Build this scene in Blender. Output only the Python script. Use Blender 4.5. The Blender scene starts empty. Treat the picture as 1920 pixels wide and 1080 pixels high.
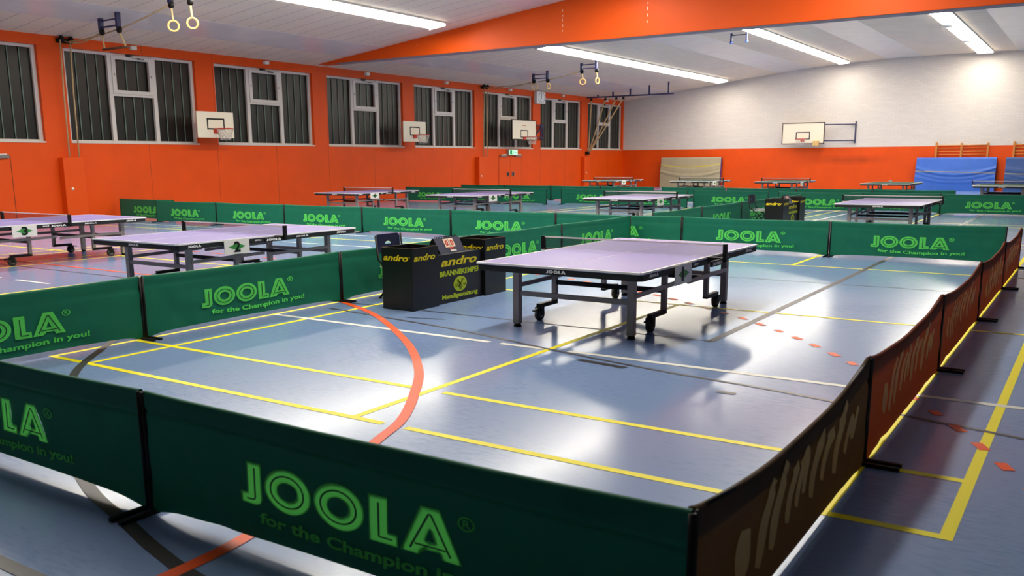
import bpy, math, random
from mathutils import Vector, Matrix
random.seed(7)
SC = bpy.context.scene
COL = SC.collection

# ------------------------------------------------------------------ camera
F_PX, PPX, PPY = 1675.51, 933.98, 636.81
YAW, PITCH, ROLL, CAM_H = 0.589009, 0.197952, -0.006566, 1.41555
f = Vector((-math.sin(YAW) * math.cos(PITCH), math.cos(YAW) * math.cos(PITCH), -math.sin(PITCH)))
r = Vector((math.cos(YAW), math.sin(YAW), 0.0))
u = r.cross(f)
r2 = r * math.cos(ROLL) + u * math.sin(ROLL)
u2 = -r * math.sin(ROLL) + u * math.cos(ROLL)
cam = bpy.data.cameras.new('camera')
cam.sensor_width = 36.0
cam.lens = F_PX * 36.0 / 1920.0
cam.shift_x = (960.0 - PPX) / 1920.0
cam.shift_y = (PPY - 540.0) / 1920.0
cam.clip_end = 200.0
cam.dof.use_dof = True
cam.dof.focus_distance = 9.0
cam.dof.aperture_fstop = 4.0
camo = bpy.data.objects.new('camera', cam)
camo.matrix_world = Matrix((
    (r2.x, u2.x, -f.x, 0.0), (r2.y, u2.y, -f.y, 0.0), (r2.z, u2.z, -f.z, CAM_H), (0, 0, 0, 1)))
COL.objects.link(camo)
SC.camera = camo

# ------------------------------------------------------------------ world, exposure
w = bpy.data.worlds.new('night')
SC.world = w
w.use_nodes = True
w.node_tree.nodes['Background'].inputs[0].default_value = (0.01, 0.012, 0.02, 1)
w.node_tree.nodes['Background'].inputs[1].default_value = 0.2
SC.view_settings.view_transform = 'Standard'
SC.view_settings.look = 'None'
SC.view_settings.gamma = 1.0
SC.view_settings.use_curve_mapping = False
SC.view_settings.exposure = 0.0
LAMP_STRENGTH = 25.5
LAMP_COLOR = (1.0, 0.93, 0.78)

# ------------------------------------------------------------------ materials
MATS = {}

def srgb(c):
    return tuple(((v / 255.0) / 12.92 if v / 255.0 <= 0.04045 else ((v / 255.0 + 0.055) / 1.055) ** 2.4) for v in c)

def mat(name, rgb, rough=0.5, metal=0.0, noise=0.0, nscale=8.0, emit=None, estr=0.0, spec=0.5, bump=0.0, bscale=60.0, trans=0.0):
    if name in MATS:
        return MATS[name]
    m = bpy.data.materials.new(name)
    m.use_nodes = True
    nt = m.node_tree
    b = nt.nodes['Principled BSDF']
    c = srgb(rgb)
    b.inputs['Base Color'].default_value = (*c, 1)
    b.inputs['Roughness'].default_value = rough
    b.inputs['Metallic'].default_value = metal
    b.inputs['Specular IOR Level'].default_value = spec
    if emit:
        b.inputs['Emission Color'].default_value = (*emit, 1)
        b.inputs['Emission Strength'].default_value = estr
    tc = nt.nodes.new('ShaderNodeTexCoord')
    if noise > 0:
        n = nt.nodes.new('ShaderNodeTexNoise')
        n.inputs['Scale'].default_value = nscale
        n.inputs['Detail'].default_value = 4
        nt.links.new(tc.outputs['Object'], n.inputs['Vector'])
        rr = nt.nodes.new('ShaderNodeMapRange')
        rr.inputs['From Min'].default_value = 0.3
        rr.inputs['From Max'].default_value = 0.7
        rr.inputs['To Min'].default_value = 1 - noise
        rr.inputs['To Max'].default_value = 1 + noise
        nt.links.new(n.outputs['Fac'], rr.inputs['Value'])
        mx = nt.nodes.new('ShaderNodeVectorMath')
        mx.operation = 'SCALE'
        mx.inputs[0].default_value = c
        nt.links.new(rr.outputs[0], mx.inputs['Scale'])
        nt.links.new(mx.outputs[0], b.inputs['Base Color'])
    if bump > 0:
        n2 = nt.nodes.new('ShaderNodeTexNoise')
        n2.inputs['Scale'].default_value = bscale
        n2.inputs['Detail'].default_value = 3
        nt.links.new(tc.outputs['Object'], n2.inputs['Vector'])
        bp = nt.nodes.new('ShaderNodeBump')
        bp.inputs['Strength'].default_value = bump
        bp.inputs['Distance'].default_value = 0.02
        nt.links.new(n2.outputs['Fac'], bp.inputs['Height'])
        nt.links.new(bp.outputs[0], b.inputs['Normal'])
    if trans > 0:
        out = nt.nodes['Material Output']
        t = nt.nodes.new('ShaderNodeBsdfTranslucent')
        t.inputs['Color'].default_value = (*c, 1)
        ms = nt.nodes.new('ShaderNodeMixShader')
        ms.inputs[0].default_value = trans
        nt.links.new(b.outputs[0], ms.inputs[1])
        nt.links.new(t.outputs[0], ms.inputs[2])
        nt.links.new(ms.outputs[0], out.inputs['Surface'])
    MATS[name] = m
    return m

def axis_lines(m, axis, pitch, width, dark, offset=0.0, bump=0.3):
    """thin joints across a surface at a fixed pitch along one object axis"""
    nt = m.node_tree
    b = nt.nodes['Principled BSDF']
    tc = nt.nodes.new('ShaderNodeTexCoord')
    sp = nt.nodes.new('ShaderNodeSeparateXYZ')
    nt.links.new(tc.outputs['Object'], sp.inputs[0])
    a = nt.nodes.new('ShaderNodeMath'); a.operation = 'ADD'; a.inputs[1].default_value = offset + 1000 * pitch
    nt.links.new(sp.outputs[axis], a.inputs[0])
    md = nt.nodes.new('ShaderNodeMath'); md.operation = 'MODULO'; md.inputs[1].default_value = pitch
    nt.links.new(a.outputs[0], md.inputs[0])
    lt = nt.nodes.new('ShaderNodeMath'); lt.operation = 'LESS_THAN'; lt.inputs[1].default_value = width
    nt.links.new(md.outputs[0], lt.inputs[0])
    mx = nt.nodes.new('ShaderNodeMix'); mx.data_type = 'RGBA'
    nt.links.new(lt.outputs[0], mx.inputs['Factor'])
    src = b.inputs['Base Color']
    if src.is_linked:
        nt.links.new(src.links[0].from_socket, mx.inputs['A'])
    else:
        mx.inputs['A'].default_value = src.default_value
    mx.inputs['B'].default_value = (*srgb(dark), 1)
    nt.links.new(mx.outputs['Result'], b.inputs['Base Color'])

def floor_material():
    m = mat('blue_sports_floor', (122, 141, 182), rough=0.2, spec=0.32)
    nt = m.node_tree
    b = nt.nodes['Principled BSDF']
    b.inputs['Coat Weight'].default_value = 0.08; b.inputs['Coat Roughness'].default_value = 0.1
    tc = nt.nodes.new('ShaderNodeTexCoord')
    mp = nt.nodes.new('ShaderNodeMapping')
    mp.inputs['Scale'].default_value = (1.5, 6.0, 1.0)
    mp.inputs['Rotation'].default_value = (0, 0, 0.5)
    nt.links.new(tc.outputs['Object'], mp.inputs['Vector'])
    n = nt.nodes.new('ShaderNodeTexNoise'); n.inputs['Scale'].default_value = 8.0; n.inputs['Detail'].default_value = 5
    nt.links.new(mp.outputs[0], n.inputs['Vector'])
    n2 = nt.nodes.new('ShaderNodeTexNoise'); n2.inputs['Scale'].default_value = 0.8; n2.inputs['Detail'].default_value = 3
    nt.links.new(tc.outputs['Object'], n2.inputs['Vector'])
    ad = nt.nodes.new('ShaderNodeMath'); ad.operation = 'ADD'
    nt.links.new(n.outputs['Fac'], ad.inputs[0]); nt.links.new(n2.outputs['Fac'], ad.inputs[1])
    cr = nt.nodes.new('ShaderNodeValToRGB')
    cr.color_ramp.elements[0].position = 0.60; cr.color_ramp.elements[0].color = (*srgb((111, 138, 184)), 1)
    cr.color_ramp.elements[1].position = 1.4; cr.color_ramp.elements[1].color = (*srgb((132, 156, 200)), 1)
    nt.links.new(ad.outputs[0], cr.inputs['Fac'])
    nt.links.new(cr.outputs['Color'], b.inputs['Base Color'])
    rr = nt.nodes.new('ShaderNodeMapRange')
    rr.inputs['From Min'].default_value = 0.35; rr.inputs['From Max'].default_value = 0.65
    rr.inputs['To Min'].default_value = 0.16; rr.inputs['To Max'].default_value = 0.21
    nt.links.new(n.outputs['Fac'], rr.inputs['Value'])
    nt.links.new(rr.outputs[0], b.inputs['Roughness'])
    n3 = nt.nodes.new('ShaderNodeTexNoise'); n3.inputs['Scale'].default_value = 2.2; n3.inputs['Detail'].default_value = 2
    nt.links.new(tc.outputs['Object'], n3.inputs['Vector'])
    bp = nt.nodes.new('ShaderNodeBump'); bp.inputs['Strength'].default_value = 0.05; bp.inputs['Distance'].default_value = 0.02
    nt.links.new(n3.outputs['Fac'], bp.inputs['Height'])
    nt.links.new(bp.outputs[0], b.inputs['Normal'])
    return m

def brick_material():
    m = mat('white_painted_brick', (226, 218, 216), rough=0.6)
    nt = m.node_tree
    b = nt.nodes['Principled BSDF']
    tc = nt.nodes.new('ShaderNodeTexCoord')
    mp = nt.nodes.new('ShaderNodeMapping')
    mp.inputs['Rotation'].default_value = (math.pi / 2, 0, 0)
    nt.links.new(tc.outputs['Object'], mp.inputs['Vector'])
    br = nt.nodes.new('ShaderNodeTexBrick')
    br.inputs['Color1'].default_value = (*srgb((222, 213, 206)), 1)
    br.inputs['Color2'].default_value = (*srgb((216, 207, 200)), 1)
    br.inputs['Mortar'].default_value = (*srgb((210, 201, 195)), 1)
    br.inputs['Scale'].default_value = 1.0
    br.inputs['Mortar Size'].default_value = 0.008
    br.inputs['Brick Width'].default_value = 0.30
    br.inputs['Row Height'].default_value = 0.095
    nt.links.new(mp.outputs[0], br.inputs['Vector'])
    nt.links.new(br.outputs['Color'], b.inputs['Base Color'])
    bp = nt.nodes.new('ShaderNodeBump'); bp.inputs['Strength'].default_value = 0.4; bp.inputs['Distance'].default_value = 0.01; bp.invert = True
    nt.links.new(br.outputs['Fac'], bp.inputs['Height'])
    nt.links.new(bp.outputs[0], b.inputs['Normal'])
    return m

def orange_smudged():
    m = mat('orange_smudged_wall', (228, 78, 0), rough=0.55, spec=0.3, noise=0.06, nscale=1.5)
    nt = m.node_tree
    b = nt.nodes['Principled BSDF']
    tc = nt.nodes.new('ShaderNodeTexCoord')
    n = nt.nodes.new('ShaderNodeTexNoise'); n.inputs['Scale'].default_value = 1.6; n.inputs['Detail'].default_value = 5
    nt.links.new(tc.outputs['Object'], n.inputs['Vector'])
    sp = nt.nodes.new('ShaderNodeSeparateXYZ'); nt.links.new(tc.outputs['Object'], sp.inputs[0])
    # scuffed patch left by leaning mats, between x -12 and -8 and about 1.4 m up
    def band(sock, c, half):
        s = nt.nodes.new('ShaderNodeMath'); s.operation = 'SUBTRACT'; s.inputs[1].default_value = c; nt.links.new(sock, s.inputs[0])
        a = nt.nodes.new('ShaderNodeMath'); a.operation = 'ABSOLUTE'; nt.links.new(s.outputs[0], a.inputs[0])
        mr = nt.nodes.new('ShaderNodeMapRange'); mr.inputs['From Min'].default_value = 0; mr.inputs['From Max'].default_value = half
        mr.inputs['To Min'].default_value = 1; mr.inputs['To Max'].default_value = 0
        nt.links.new(a.outputs[0], mr.inputs['Value']); return mr.outputs[0]
    bx = band(sp.outputs[0], -9.7, 2.1); bz = band(sp.outputs[2], 1.33, 0.26)
    m1 = nt.nodes.new('ShaderNodeMath'); m1.operation = 'MULTIPLY'; nt.links.new(bx, m1.inputs[0]); nt.links.new(bz, m1.inputs[1])
    m2 = nt.nodes.new('ShaderNodeMath'); m2.operation = 'MULTIPLY'; nt.links.new(m1.outputs[0], m2.inputs[0]); nt.links.new(n.outputs['Fac'], m2.inputs[1])
    mx = nt.nodes.new('ShaderNodeMix'); mx.data_type = 'RGBA'
    nt.links.new(m2.outputs[0], mx.inputs['Factor'])
    nt.links.new(b.inputs['Base Color'].links[0].from_socket, mx.inputs['A'])
    mx.inputs['B'].default_value = (*srgb((120, 36, 8)), 1)
    nt.links.new(mx.outputs['Result'], b.inputs['Base Color'])
    return m

def net_material():
    m = mat('net_mesh', (52, 50, 58), rough=0.8)
    nt = m.node_tree
    b = nt.nodes['Principled BSDF']; out = nt.nodes['Material Output']
    t = nt.nodes.new('ShaderNodeBsdfTransparent')
    ms = nt.nodes.new('ShaderNodeMixShader'); ms.inputs[0].default_value = 0.42
    nt.links.new(t.outputs[0], ms.inputs[1]); nt.links.new(b.outputs[0], ms.inputs[2])
    nt.links.new(ms.outputs[0], out.inputs['Surface'])
    return m

ORANGE = mat('orange_panel', (228, 78, 0), rough=0.5, spec=0.3, noise=0.05, nscale=1.2)
axis_lines(ORANGE, 1, 2.24, 0.012, (150, 52, 14), offset=0.6)
ORANGE_BEAM = mat('orange_beam', (238, 88, 4), rough=0.5, spec=0.3, noise=0.03, nscale=0.8)
ORANGE_FAR = orange_smudged()
ORANGE_DOOR = mat('orange_door', (228, 80, 6), rough=0.5, spec=0.3)
BRICK = brick_material()
FLOOR = floor_material()
CEIL = mat('white_ceiling_boards', (238, 220, 196), rough=0.55, noise=0.04, nscale=0.9)
axis_lines(CEIL, 1, 0.56, 0.018, (160, 146, 146), offset=0.1)
SKY_STRIP = mat('pale_acrylic_skylight', (232, 222, 212), rough=0.28, noise=0.05, nscale=2)
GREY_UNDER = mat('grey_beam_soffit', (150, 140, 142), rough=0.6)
FRAME_W = mat('white_window_frame', (214, 206, 200), rough=0.4)
GLASS = mat('ribbed_green_glass', (15, 19, 14), rough=0.34, noise=0.08, nscale=3, spec=0.55)
GLASSR = mat('glass_rib_edge', (98, 118, 106), rough=0.5, spec=0.4)
UNSEEN_DARK = mat('dark_unseen_wall', (46, 40, 40), rough=0.8)  # near and right walls out of view, made dark to cut bounce light
BLACK = mat('black_metal', (13, 12, 13), rough=0.5, spec=0.3)
BLACKM = mat('black_matt', (17, 17, 18), rough=0.6)
GREYM = mat('grey_metal', (160, 146, 138), rough=0.42)
STEEL = mat('brushed_steel', (150, 148, 148), rough=0.35, metal=0.8)
WHITE = mat('white_plastic', (232, 228, 220), rough=0.45)
CREAM = mat('cream_board', (238, 228, 206), rough=0.45)
NAVY = mat('navy_steel', (34, 38, 84), rough=0.45)
NAVYD = mat('navy_plastic', (36, 40, 72), rough=0.4)
RED = mat('red_steel', (206, 52, 26), rough=0.45)
ROPE = mat('hemp_rope', (190, 165, 120), rough=0.8, noise=0.2, nscale=30)
WOOD = mat('varnished_wood', (206, 128, 56), rough=0.4, noise=0.12, nscale=12)
RINGW = mat('wooden_ring', (214, 178, 110), rough=0.4)
TOP = mat('lavender_table_surface', (132, 119, 184), rough=0.4)
TOPG = mat('green_table_surface', (38, 72, 56), rough=0.65, spec=0.1)
LINEW = mat('white_line_paint', (240, 238, 236), rough=0.45)
NET = net_material()
TAPE = mat('white_net_tape', (228, 222, 214), rough=0.6)
GREEN = mat('green_barrier_cloth', (9, 112, 84), rough=0.6, noise=0.08, nscale=6, trans=0.03, spec=0.35)
GREENIN = mat('dark_green_inline', (8, 84, 50), rough=0.6)
LOGO = mat('light_green_print', (112, 250, 112), rough=0.6, trans=0.24, spec=0.3)
BROWN = mat('brown_barrier_cloth', (128, 52, 22), rough=0.65, noise=0.15, nscale=3, trans=0.28, spec=0.2)
BROWNP = mat('ochre_print', (255, 214, 130), rough=0.6, trans=0.3)
BROWN2 = mat('olive_brown_barrier_cloth', (74, 50, 24), rough=0.65, noise=0.2, nscale=3, trans=0.25, spec=0.2)
CARD = mat('black_cardboard', (20, 19, 20), rough=0.34, noise=0.2, nscale=4)
CARDIN = mat('brown_cardboard_edge', (104, 84, 60), rough=0.7)
YELLOWP = mat('yellow_print', (250, 226, 14), rough=0.5)
LIMEP = mat('lime_print', (204, 222, 20), rough=0.5)
BLUEMAT = mat('blue_vinyl', (52, 104, 200), rough=0.5, noise=0.06, nscale=3)
BLUEMAT2 = mat('dark_blue_vinyl', (34, 74, 138), rough=0.5, noise=0.06, nscale=3)
GREYMAT = mat('grey_canvas', (168, 156, 128), rough=0.7, noise=0.05, nscale=3)
PURPLE = mat('purple_vinyl', (84, 62, 132), rough=0.5)
STRAP = mat('yellow_strap', (216, 196, 60), rough=0.6)
STRAPG = mat('pale_strap', (176, 168, 128), rough=0.6)
L_YEL = mat('yellow_court_line', (255, 240, 22), rough=0.4, spec=0.22)
L_WHI = mat('white_court_line', (238, 236, 228), rough=0.4, spec=0.22)
L_ORA = mat('orange_court_line', (246, 92, 38), rough=0.4, spec=0.22)
L_BLK = mat('black_court_line', (58, 56, 58), rough=0.35, spec=0.3)
L_GRY = mat('grey_court_line', (82, 80, 86), rough=0.35, spec=0.3)
LAMP = mat('lit_diffuser', (255, 255, 255), rough=0.5, emit=LAMP_COLOR, estr=LAMP_STRENGTH)
EXITM = mat('lit_exit_sign', (120, 220, 150), rough=0.5, emit=(0.62, 1.0, 0.76), estr=1.0)
EXITG = mat('exit_pictogram', (20, 130, 70), rough=0.5, emit=(0.02, 0.3, 0.12), estr=0.5)
RUBBER = mat('grey_rubber', (70, 66, 64), rough=0.7)
CLOCKF = mat('clock_face', (246, 246, 242), rough=0.4)
NETW = mat('white_hoop_net', (214, 208, 200), rough=0.8)
DARKGREEN = mat('sign_green', (54, 140, 62), rough=0.5)
BEIGE = mat('beige_box', (214, 176, 108), rough=0.6)

# ------------------------------------------------------------------ mesh helpers
class MB:
    def __init__(s):
        s.v = []; s.f = []; s.mi = []; s.mats = []; s.smooth = []
    def idx(s, m):
        if m not in s.mats: s.mats.append(m)
        return s.mats.index(m)
    def add(s, vs, fs, m, smooth=False):
        o = len(s.v); k = s.idx(m)
        s.v += [tuple(v) for v in vs]
        for q in fs:
            s.f.append(tuple(o + i for i in q)); s.mi.append(k); s.smooth.append(smooth)
    def box(s, x0, x1, y0, y1, z0, z1, m, bev=0.0):
        if x0 > x1: x0, x1 = x1, x0
        if y0 > y1: y0, y1 = y1, y0
        if z0 > z1: z0, z1 = z1, z0
        if bev <= 0:
            vs = [(x0, y0, z0), (x1, y0, z0), (x1, y1, z0), (x0, y1, z0), (x0, y0, z1), (x1, y0, z1), (x1, y1, z1), (x0, y1, z1)]
            fs = [(3, 2, 1, 0), (4, 5, 6, 7), (0, 1, 5, 4), (1, 2, 6, 5), (2, 3, 7, 6), (3, 0, 4, 7)]
            s.add(vs, fs, m)
        else:
            b = min(bev, (x1 - x0) / 2.1, (y1 - y0) / 2.1, (z1 - z0) / 2.1)
            def ring(z, i):
                return [(x0 + i, y0, z), (x1 - i, y0, z), (x1, y0 + i, z), (x1, y1 - i, z), (x1 - i, y1, z), (x0 + i, y1, z), (x0, y1 - i, z), (x0, y0 + i, z)]
            def inner(z):
                return [(x0 + b, y0 + b * .4, z), (x1 - b, y0 + b * .4, z), (x1 - b * .4, y0 + b, z), (x1 - b * .4, y1 - b, z), (x1 - b, y1 - b * .4, z), (x0 + b, y1 - b * .4, z), (x0 + b * .4, y1 - b, z), (x0 + b * .4, y0 + b, z)]
            vs = inner(z0) + ring(z0 + b * .6, b) + ring(z1 - b * .6, b) + inner(z1)
            fs = [tuple(range(7, -1, -1)), tuple(range(24, 32))]
            for k in range(3):
                for i in range(8):
                    j = (i + 1) % 8
                    fs.append((k * 8 + i, k * 8 + j, k * 8 + 8 + j, k * 8 + 8 + i))
            s.add(vs, fs, m)
    def bar(s, a, b, w, h, m, up=(0, 0, 1)):
        """rectangular bar from a to b"""
        a = Vector(a); b = Vector(b); d = (b - a).normalized(); up = Vector(up)
        if abs(d.dot(up)) > 0.98: up = Vector((1, 0, 0))
        sx = d.cross(up).normalized() * w / 2; sy = sx.cross(d).normalized() * h / 2
        vs = []
        for p in (a, b):
            vs += [p - sx - sy, p + sx - sy, p + sx + sy, p - sx + sy]
        s.add(vs, [(3, 2, 1, 0), (4, 5, 6, 7), (0, 1, 5, 4), (1, 2, 6, 5), (2, 3, 7, 6), (3, 0, 4, 7)], m)
    def tube(s, path, rad, m, n=8, closed=False):
        P = [Vector(p) for p in path]; N = len(P); vs = []; fs = []
        prev = None
        for i, p in enumerate(P):
            a = P[(i - 1) % N] if closed or i > 0 else p
            b = P[(i + 1) % N] if closed or i < N - 1 else p
            d = (b - a).normalized()
            ref = prev if prev is not None else (Vector((0, 0, 1)) if abs(d.z) < 0.9 else Vector((1, 0, 0)))
            sx = d.cross(ref)
            if sx.length < 1e-4: sx = d.cross(Vector((0.3, 1, 0.2)))
            sx.normalize(); sy = sx.cross(d).normalized(); prev = sy
            rr = rad[i] if isinstance(rad, (list, tuple)) else rad
            for k in range(n):
                t = 2 * math.pi * k / n
                vs.append(p + sx * math.cos(t) * rr + sy * math.sin(t) * rr)
        M = N if closed else N - 1
        for i in range(M):
            for k in range(n):
                l = (k + 1) % n; j = (i + 1) % N
                fs.append((i * n + k, i * n + l, j * n + l, j * n + k))
        if not closed:
            fs.append(tuple(range(n - 1, -1, -1))); fs.append(tuple((N - 1) * n + k for k in range(n)))
        s.add(vs, fs, m, True)
    def disc(s, c, axis, rad, thick, m, n=20):
        c = Vector(c); ax = Vector(axis).normalized()
        s.tube([c - ax * thick / 2, c + ax * thick / 2], rad, m, n)
    def poly(s, pts, m):
        s.add(pts, [tuple(range(len(pts)))], m)
    def prism(s, pts, off, m):
        off = Vector(off); n = len(pts)
        A = [Vector(p) for p in pts]; B = [p + off for p in A]
        fs = [tuple(range(n)), tuple(range(2 * n - 1, n - 1, -1))] + [(i, n + i, n + (i + 1) % n, (i + 1) % n) for i in range(n)]
        s.add(A + B, fs, m)
    def build(s, name, parent=None, loc=None):
        me = bpy.data.meshes.new(name)
        me.from_pydata(s.v, [], s.f)
        for m in s.mats: me.materials.append(m)
        me.polygons.foreach_set('material_index', s.mi)
        me.polygons.foreach_set('use_smooth', s.smooth)
        me.update()
        o = bpy.data.objects.new(name, me)
        COL.objects.link(o)
        if parent is not None: o.parent = parent
        if loc is not None: o.location = loc
        return o

def tag(o, label, cat, group=None, kind=None):
    o['label'] = label; o['category'] = cat
    if group: o['group'] = group
    if kind: o['kind'] = kind
    return o

def thing(name, label, cat, loc=(0, 0, 0), rz=0.0, group=None):
    o = bpy.data.objects.new(name, None)
    o.empty_display_size = 0.1
    COL.objects.link(o)
    o.location = loc; o.rotation_euler = (0, 0, rz)
    return tag(o, label, cat, group)

def struct(o):
    o['kind'] = 'structure'
    return o

KIDS = {}
def kids_of(root):
    return [o for o in bpy.data.objects if o.parent == root]

def copy_tree(o, parent=None):
    c = o.copy(); COL.objects.link(c)
    if parent is not None: c.parent = parent
    for ch in kids_of(o): copy_tree(ch, c)
    return c

def text_mesh(txt, size=1.0, shear=0.0, bold=0.0, spacing=1.0):
    """verts (x,y) and faces of a piece of lettering, 0-based at its lower left; returns (verts, faces, width, height)"""
    cu = bpy.data.curves.new('letters', 'FONT')
    cu.body = txt; cu.size = size; cu.shear = shear; cu.offset = bold; cu.space_character = spacing
    cu.resolution_u = 4; cu.fill_mode = 'FRONT'
    ob = bpy.data.objects.new('letters', cu)
    COL.objects.link(ob)
    dg = bpy.context.evaluated_depsgraph_get()
    me = bpy.data.meshes.new_from_object(ob.evaluated_get(dg))
    vs = [(v.co.x, v.co.y) for v in me.vertices]; fs = [tuple(p.vertices) for p in me.polygons]
    bpy.data.objects.remove(ob); bpy.data.curves.remove(cu); bpy.data.meshes.remove(me)
    x0 = min(v[0] for v in vs); y0 = min(v[1] for v in vs)
    vs = [(a - x0, b - y0) for a, b in vs]
    return vs, fs, max(v[0] for v in vs), max(v[1] for v in vs)

TXT = {}
def put_text(mb, txt, origin, du, dv, w, h, m, shear=0.0, bold=0.0, warp=None):
    """lettering scaled to w x h, laid from origin along the unit directions du, dv"""
    key = (txt, shear, bold)
    if key not in TXT: TXT[key] = text_mesh(txt, 1.0, shear, bold)
    vs, fs, tw, th = TXT[key]
    o = Vector(origin); du = Vector(du); dv = Vector(dv)
    out = []
    for a, b in vs:
        x = a / tw * w; y = b / th * h
        if warp: y += warp(x / w)
        out.append(o + du * x + dv * y)
    mb.add(out, fs, m)

# outline letters of the barrier logo, in units: x 0..6.0, y 0..1
def ell(cx, cy, rx, ry, n=40):
    return [(cx + rx * math.cos(2 * math.pi * k / n), cy + ry * math.sin(2 * math.pi * k / n)) for k in range(n)]

def logo_letters(inline=True):
    """list of (kind, pts): solid polygons, rings and inline strokes"""
    S = []
    # J
    S.append(('p', [(0.22, 0.28), (0.68, 0.16), (0.68, 0.98), (0.22, 0.98)]))
    S.append(('p', [(0.0, 0.02), (0.46, 0.0), (0.60, 0.05), (0.68, 0.16), (0.22, 0.28), (0.0, 0.28)]))
    S.append(('s', [(0.47, 0.86), (0.47, 0.18), (0.42, 0.13), (0.20, 0.13)]))
    for cx in (1.48, 2.98):
        S.append(('r', (cx, 0.5, 0.71, 0.50), (cx, 0.5, 0.30, 0.20)))
        S.append(('e', (cx, 0.5, 0.50, 0.35)))
    # L
    S.append(('p', [(3.80, 0.0), (4.30, 0.0), (4.30, 0.98), (3.80, 0.98)]))
    S.append(('p', [(4.30, 0.0), (4.55, 0.0), (4.55, 0.26), (4.30, 0.26)]))
    S.append(('s', [(4.07, 0.84), (4.07, 0.13), (4.42, 0.13)]))
    # A
    S.append(('q', [(4.60, 0.0), (5.06, 0.0), (5.12, 0.13), (5.58, 0.13), (5.64, 0.0), (6.10, 0.0), (5.58, 1.0), (5.12, 1.0)],
              [(5.23, 0.32), (5.47, 0.32), (5.35, 0.58)]))
    S.append(('s', [(4.86, 0.10), (5.32, 0.86), (5.38, 0.86), (5.84, 0.10)]))
    S.append(('s', [(4.98, 0.215), (5.74, 0.215)]))
    return S

def stroke_quads(pts, wx, wy):
    """flat ribbon along pts (2D), width differs along x and y"""
    out = []
    for (ax, ay), (bx, by) in zip(pts[:-1], pts[1:]):
        dx, dy = (bx - ax), (by - ay)
        l = math.hypot(dx * wy, dy * wx) or 1.0
        nx, ny = -dy * wx / l * wx / 2, dx * wy / l * wy / 2
        out.append([(ax - nx, ay - ny), (bx - nx, by - ny), (bx + nx, by + ny), (ax + nx, ay + ny)])
    return out

def put_logo(mb, mapf, mapi, m, mi, inline=True):
    """mapf(x,y)->3D for the letters, mapi for the inlines just above them"""
    for it in logo_letters():
        if it[0] == 'p':
            # split concave polygons into quads by hand through a small fan triangulation
            mb.poly([mapf(*p) for p in it[1]], m)
        elif it[0] == 'q':
            o, h = it[1], it[2]
            # bridged A with its counter
            pts = o[:4] + [o[3]] + o[4:]
            a = o
            quads = [[a[0], a[1], h[0], a[7]], [a[1], a[2], a[3], h[1], h[0]], [a[4], a[5], a[6], h[1]], [a[3], a[4], h[1]], [a[7], h[0], h[2]], [a[7], h[2], a[6]], [a[6], h[2], h[1]]]
            for qd in quads: mb.poly([mapf(*p) for p in qd], m)
        elif it[0] == 'r':
            n = 40
            A = ell(*it[1], n); B = ell(*it[2], n)
            vs = [mapf(*p) for p in A + B]
            mb.add(vs, [(k, (k + 1) % n, n + (k + 1) % n, n + k) for k in range(n)], m)
        elif it[0] == 's' and inline:
            for qd in stroke_quads(it[1], 0.05, 0.035): mb.poly([mapi(*p) for p in qd], mi)
        elif it[0] == 'e' and inline:
            cx, cy, rx, ry = it[1]; n = 40
            A = ell(cx, cy, rx + .025, ry + .018, n); B = ell(cx, cy, rx - .025, ry - .018, n)
            mb.add([mapi(*p) for p in A + B], [(k, (k + 1) % n, n + (k + 1) % n, n + k) for k in range(n)], mi)

def in_logo(x, y):
    """is the point (logo units) inside one of the letters"""
    def inside(P):
        c = False
        for (ax, ay), (bx, by) in zip(P, P[1:] + P[:1]):
            if (ay > y) != (by > y) and x < (bx - ax) * (y - ay) / (by - ay) + ax: c = not c
        return c
    for it in LOGO_SHAPES:
        if it[0] == 'p' and inside(it[1]): return True
        if it[0] == 'q' and inside(it[1]) and not inside(it[2]): return True
        if it[0] == 'r':
            (cx, cy, rx, ry), (_, _, sx, sy) = it[1], it[2]
            if ((x - cx) / rx) ** 2 + ((y - cy) / ry) ** 2 <= 1 and ((x - cx) / sx) ** 2 + ((y - cy) / sy) ** 2 >= 1: return True
    return False
LOGO_SHAPES = logo_letters()

# ------------------------------------------------------------------ the hall
WX, RX, BY, FY = -21.2, 10.0, -1.5, 43.71
PROF = [(-21.2, 4.40), (-12.2, 5.47), (-10.2, 5.62), (-8.3, 5.70), (-5.6, 5.72), (-2.9, 5.70), (-1.0, 5.62), (1.0, 5.47), (10.0, 4.40)]
def ceil_z(x):
    for (a, za), (b, zb) in zip(PROF[:-1], PROF[1:]):
        if a <= x <= b: return za + (zb - za) * (x - a) / (b - a)
    return 4.4

mb = MB(); mb.box(WX - 0.5, RX + 0.3, BY - 0.3, FY + 0.3, -0.2, 0.0, FLOOR)
floor = struct(mb.build('floor'))
mb = MB()
pts = [(x, BY - 0.3, z) for x, z in PROF] + [(x, BY - 0.3, z + 0.25) for x, z in reversed(PROF)]
pts[0] = (WX - 0.5, BY - 0.3, 4.34); pts[8] = (RX + 0.3, BY - 0.3, 4.36)
mb.prism(pts, (0, FY - BY + 0.6, 0), CEIL)
ceiling = struct(mb.build('ceiling'))

# court markings painted on the floor
def fline(name, pts, wd, m, z=0.0015):
    mb = MB()
    P = [Vector((x, y)) for x, y in pts]; L = []; R = []
    for i, p in enumerate(P):
        a = P[max(i - 1, 0)]; b = P[min(i + 1, len(P) - 1)]
        d = (b - a).normalized(); n = Vector((-d.y, d.x)) * wd / 2
        L.append(p + n); R.append(p - n)
    vs = []
    for a, b in zip(L, R): vs += [(a.x, a.y, z), (b.x, b.y, z)]
    mb.add(vs, [(2 * i, 2 * i + 1, 2 * i + 3, 2 * i + 2) for i in range(len(P) - 1)], m)
    return mb.build(name, floor)

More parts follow.
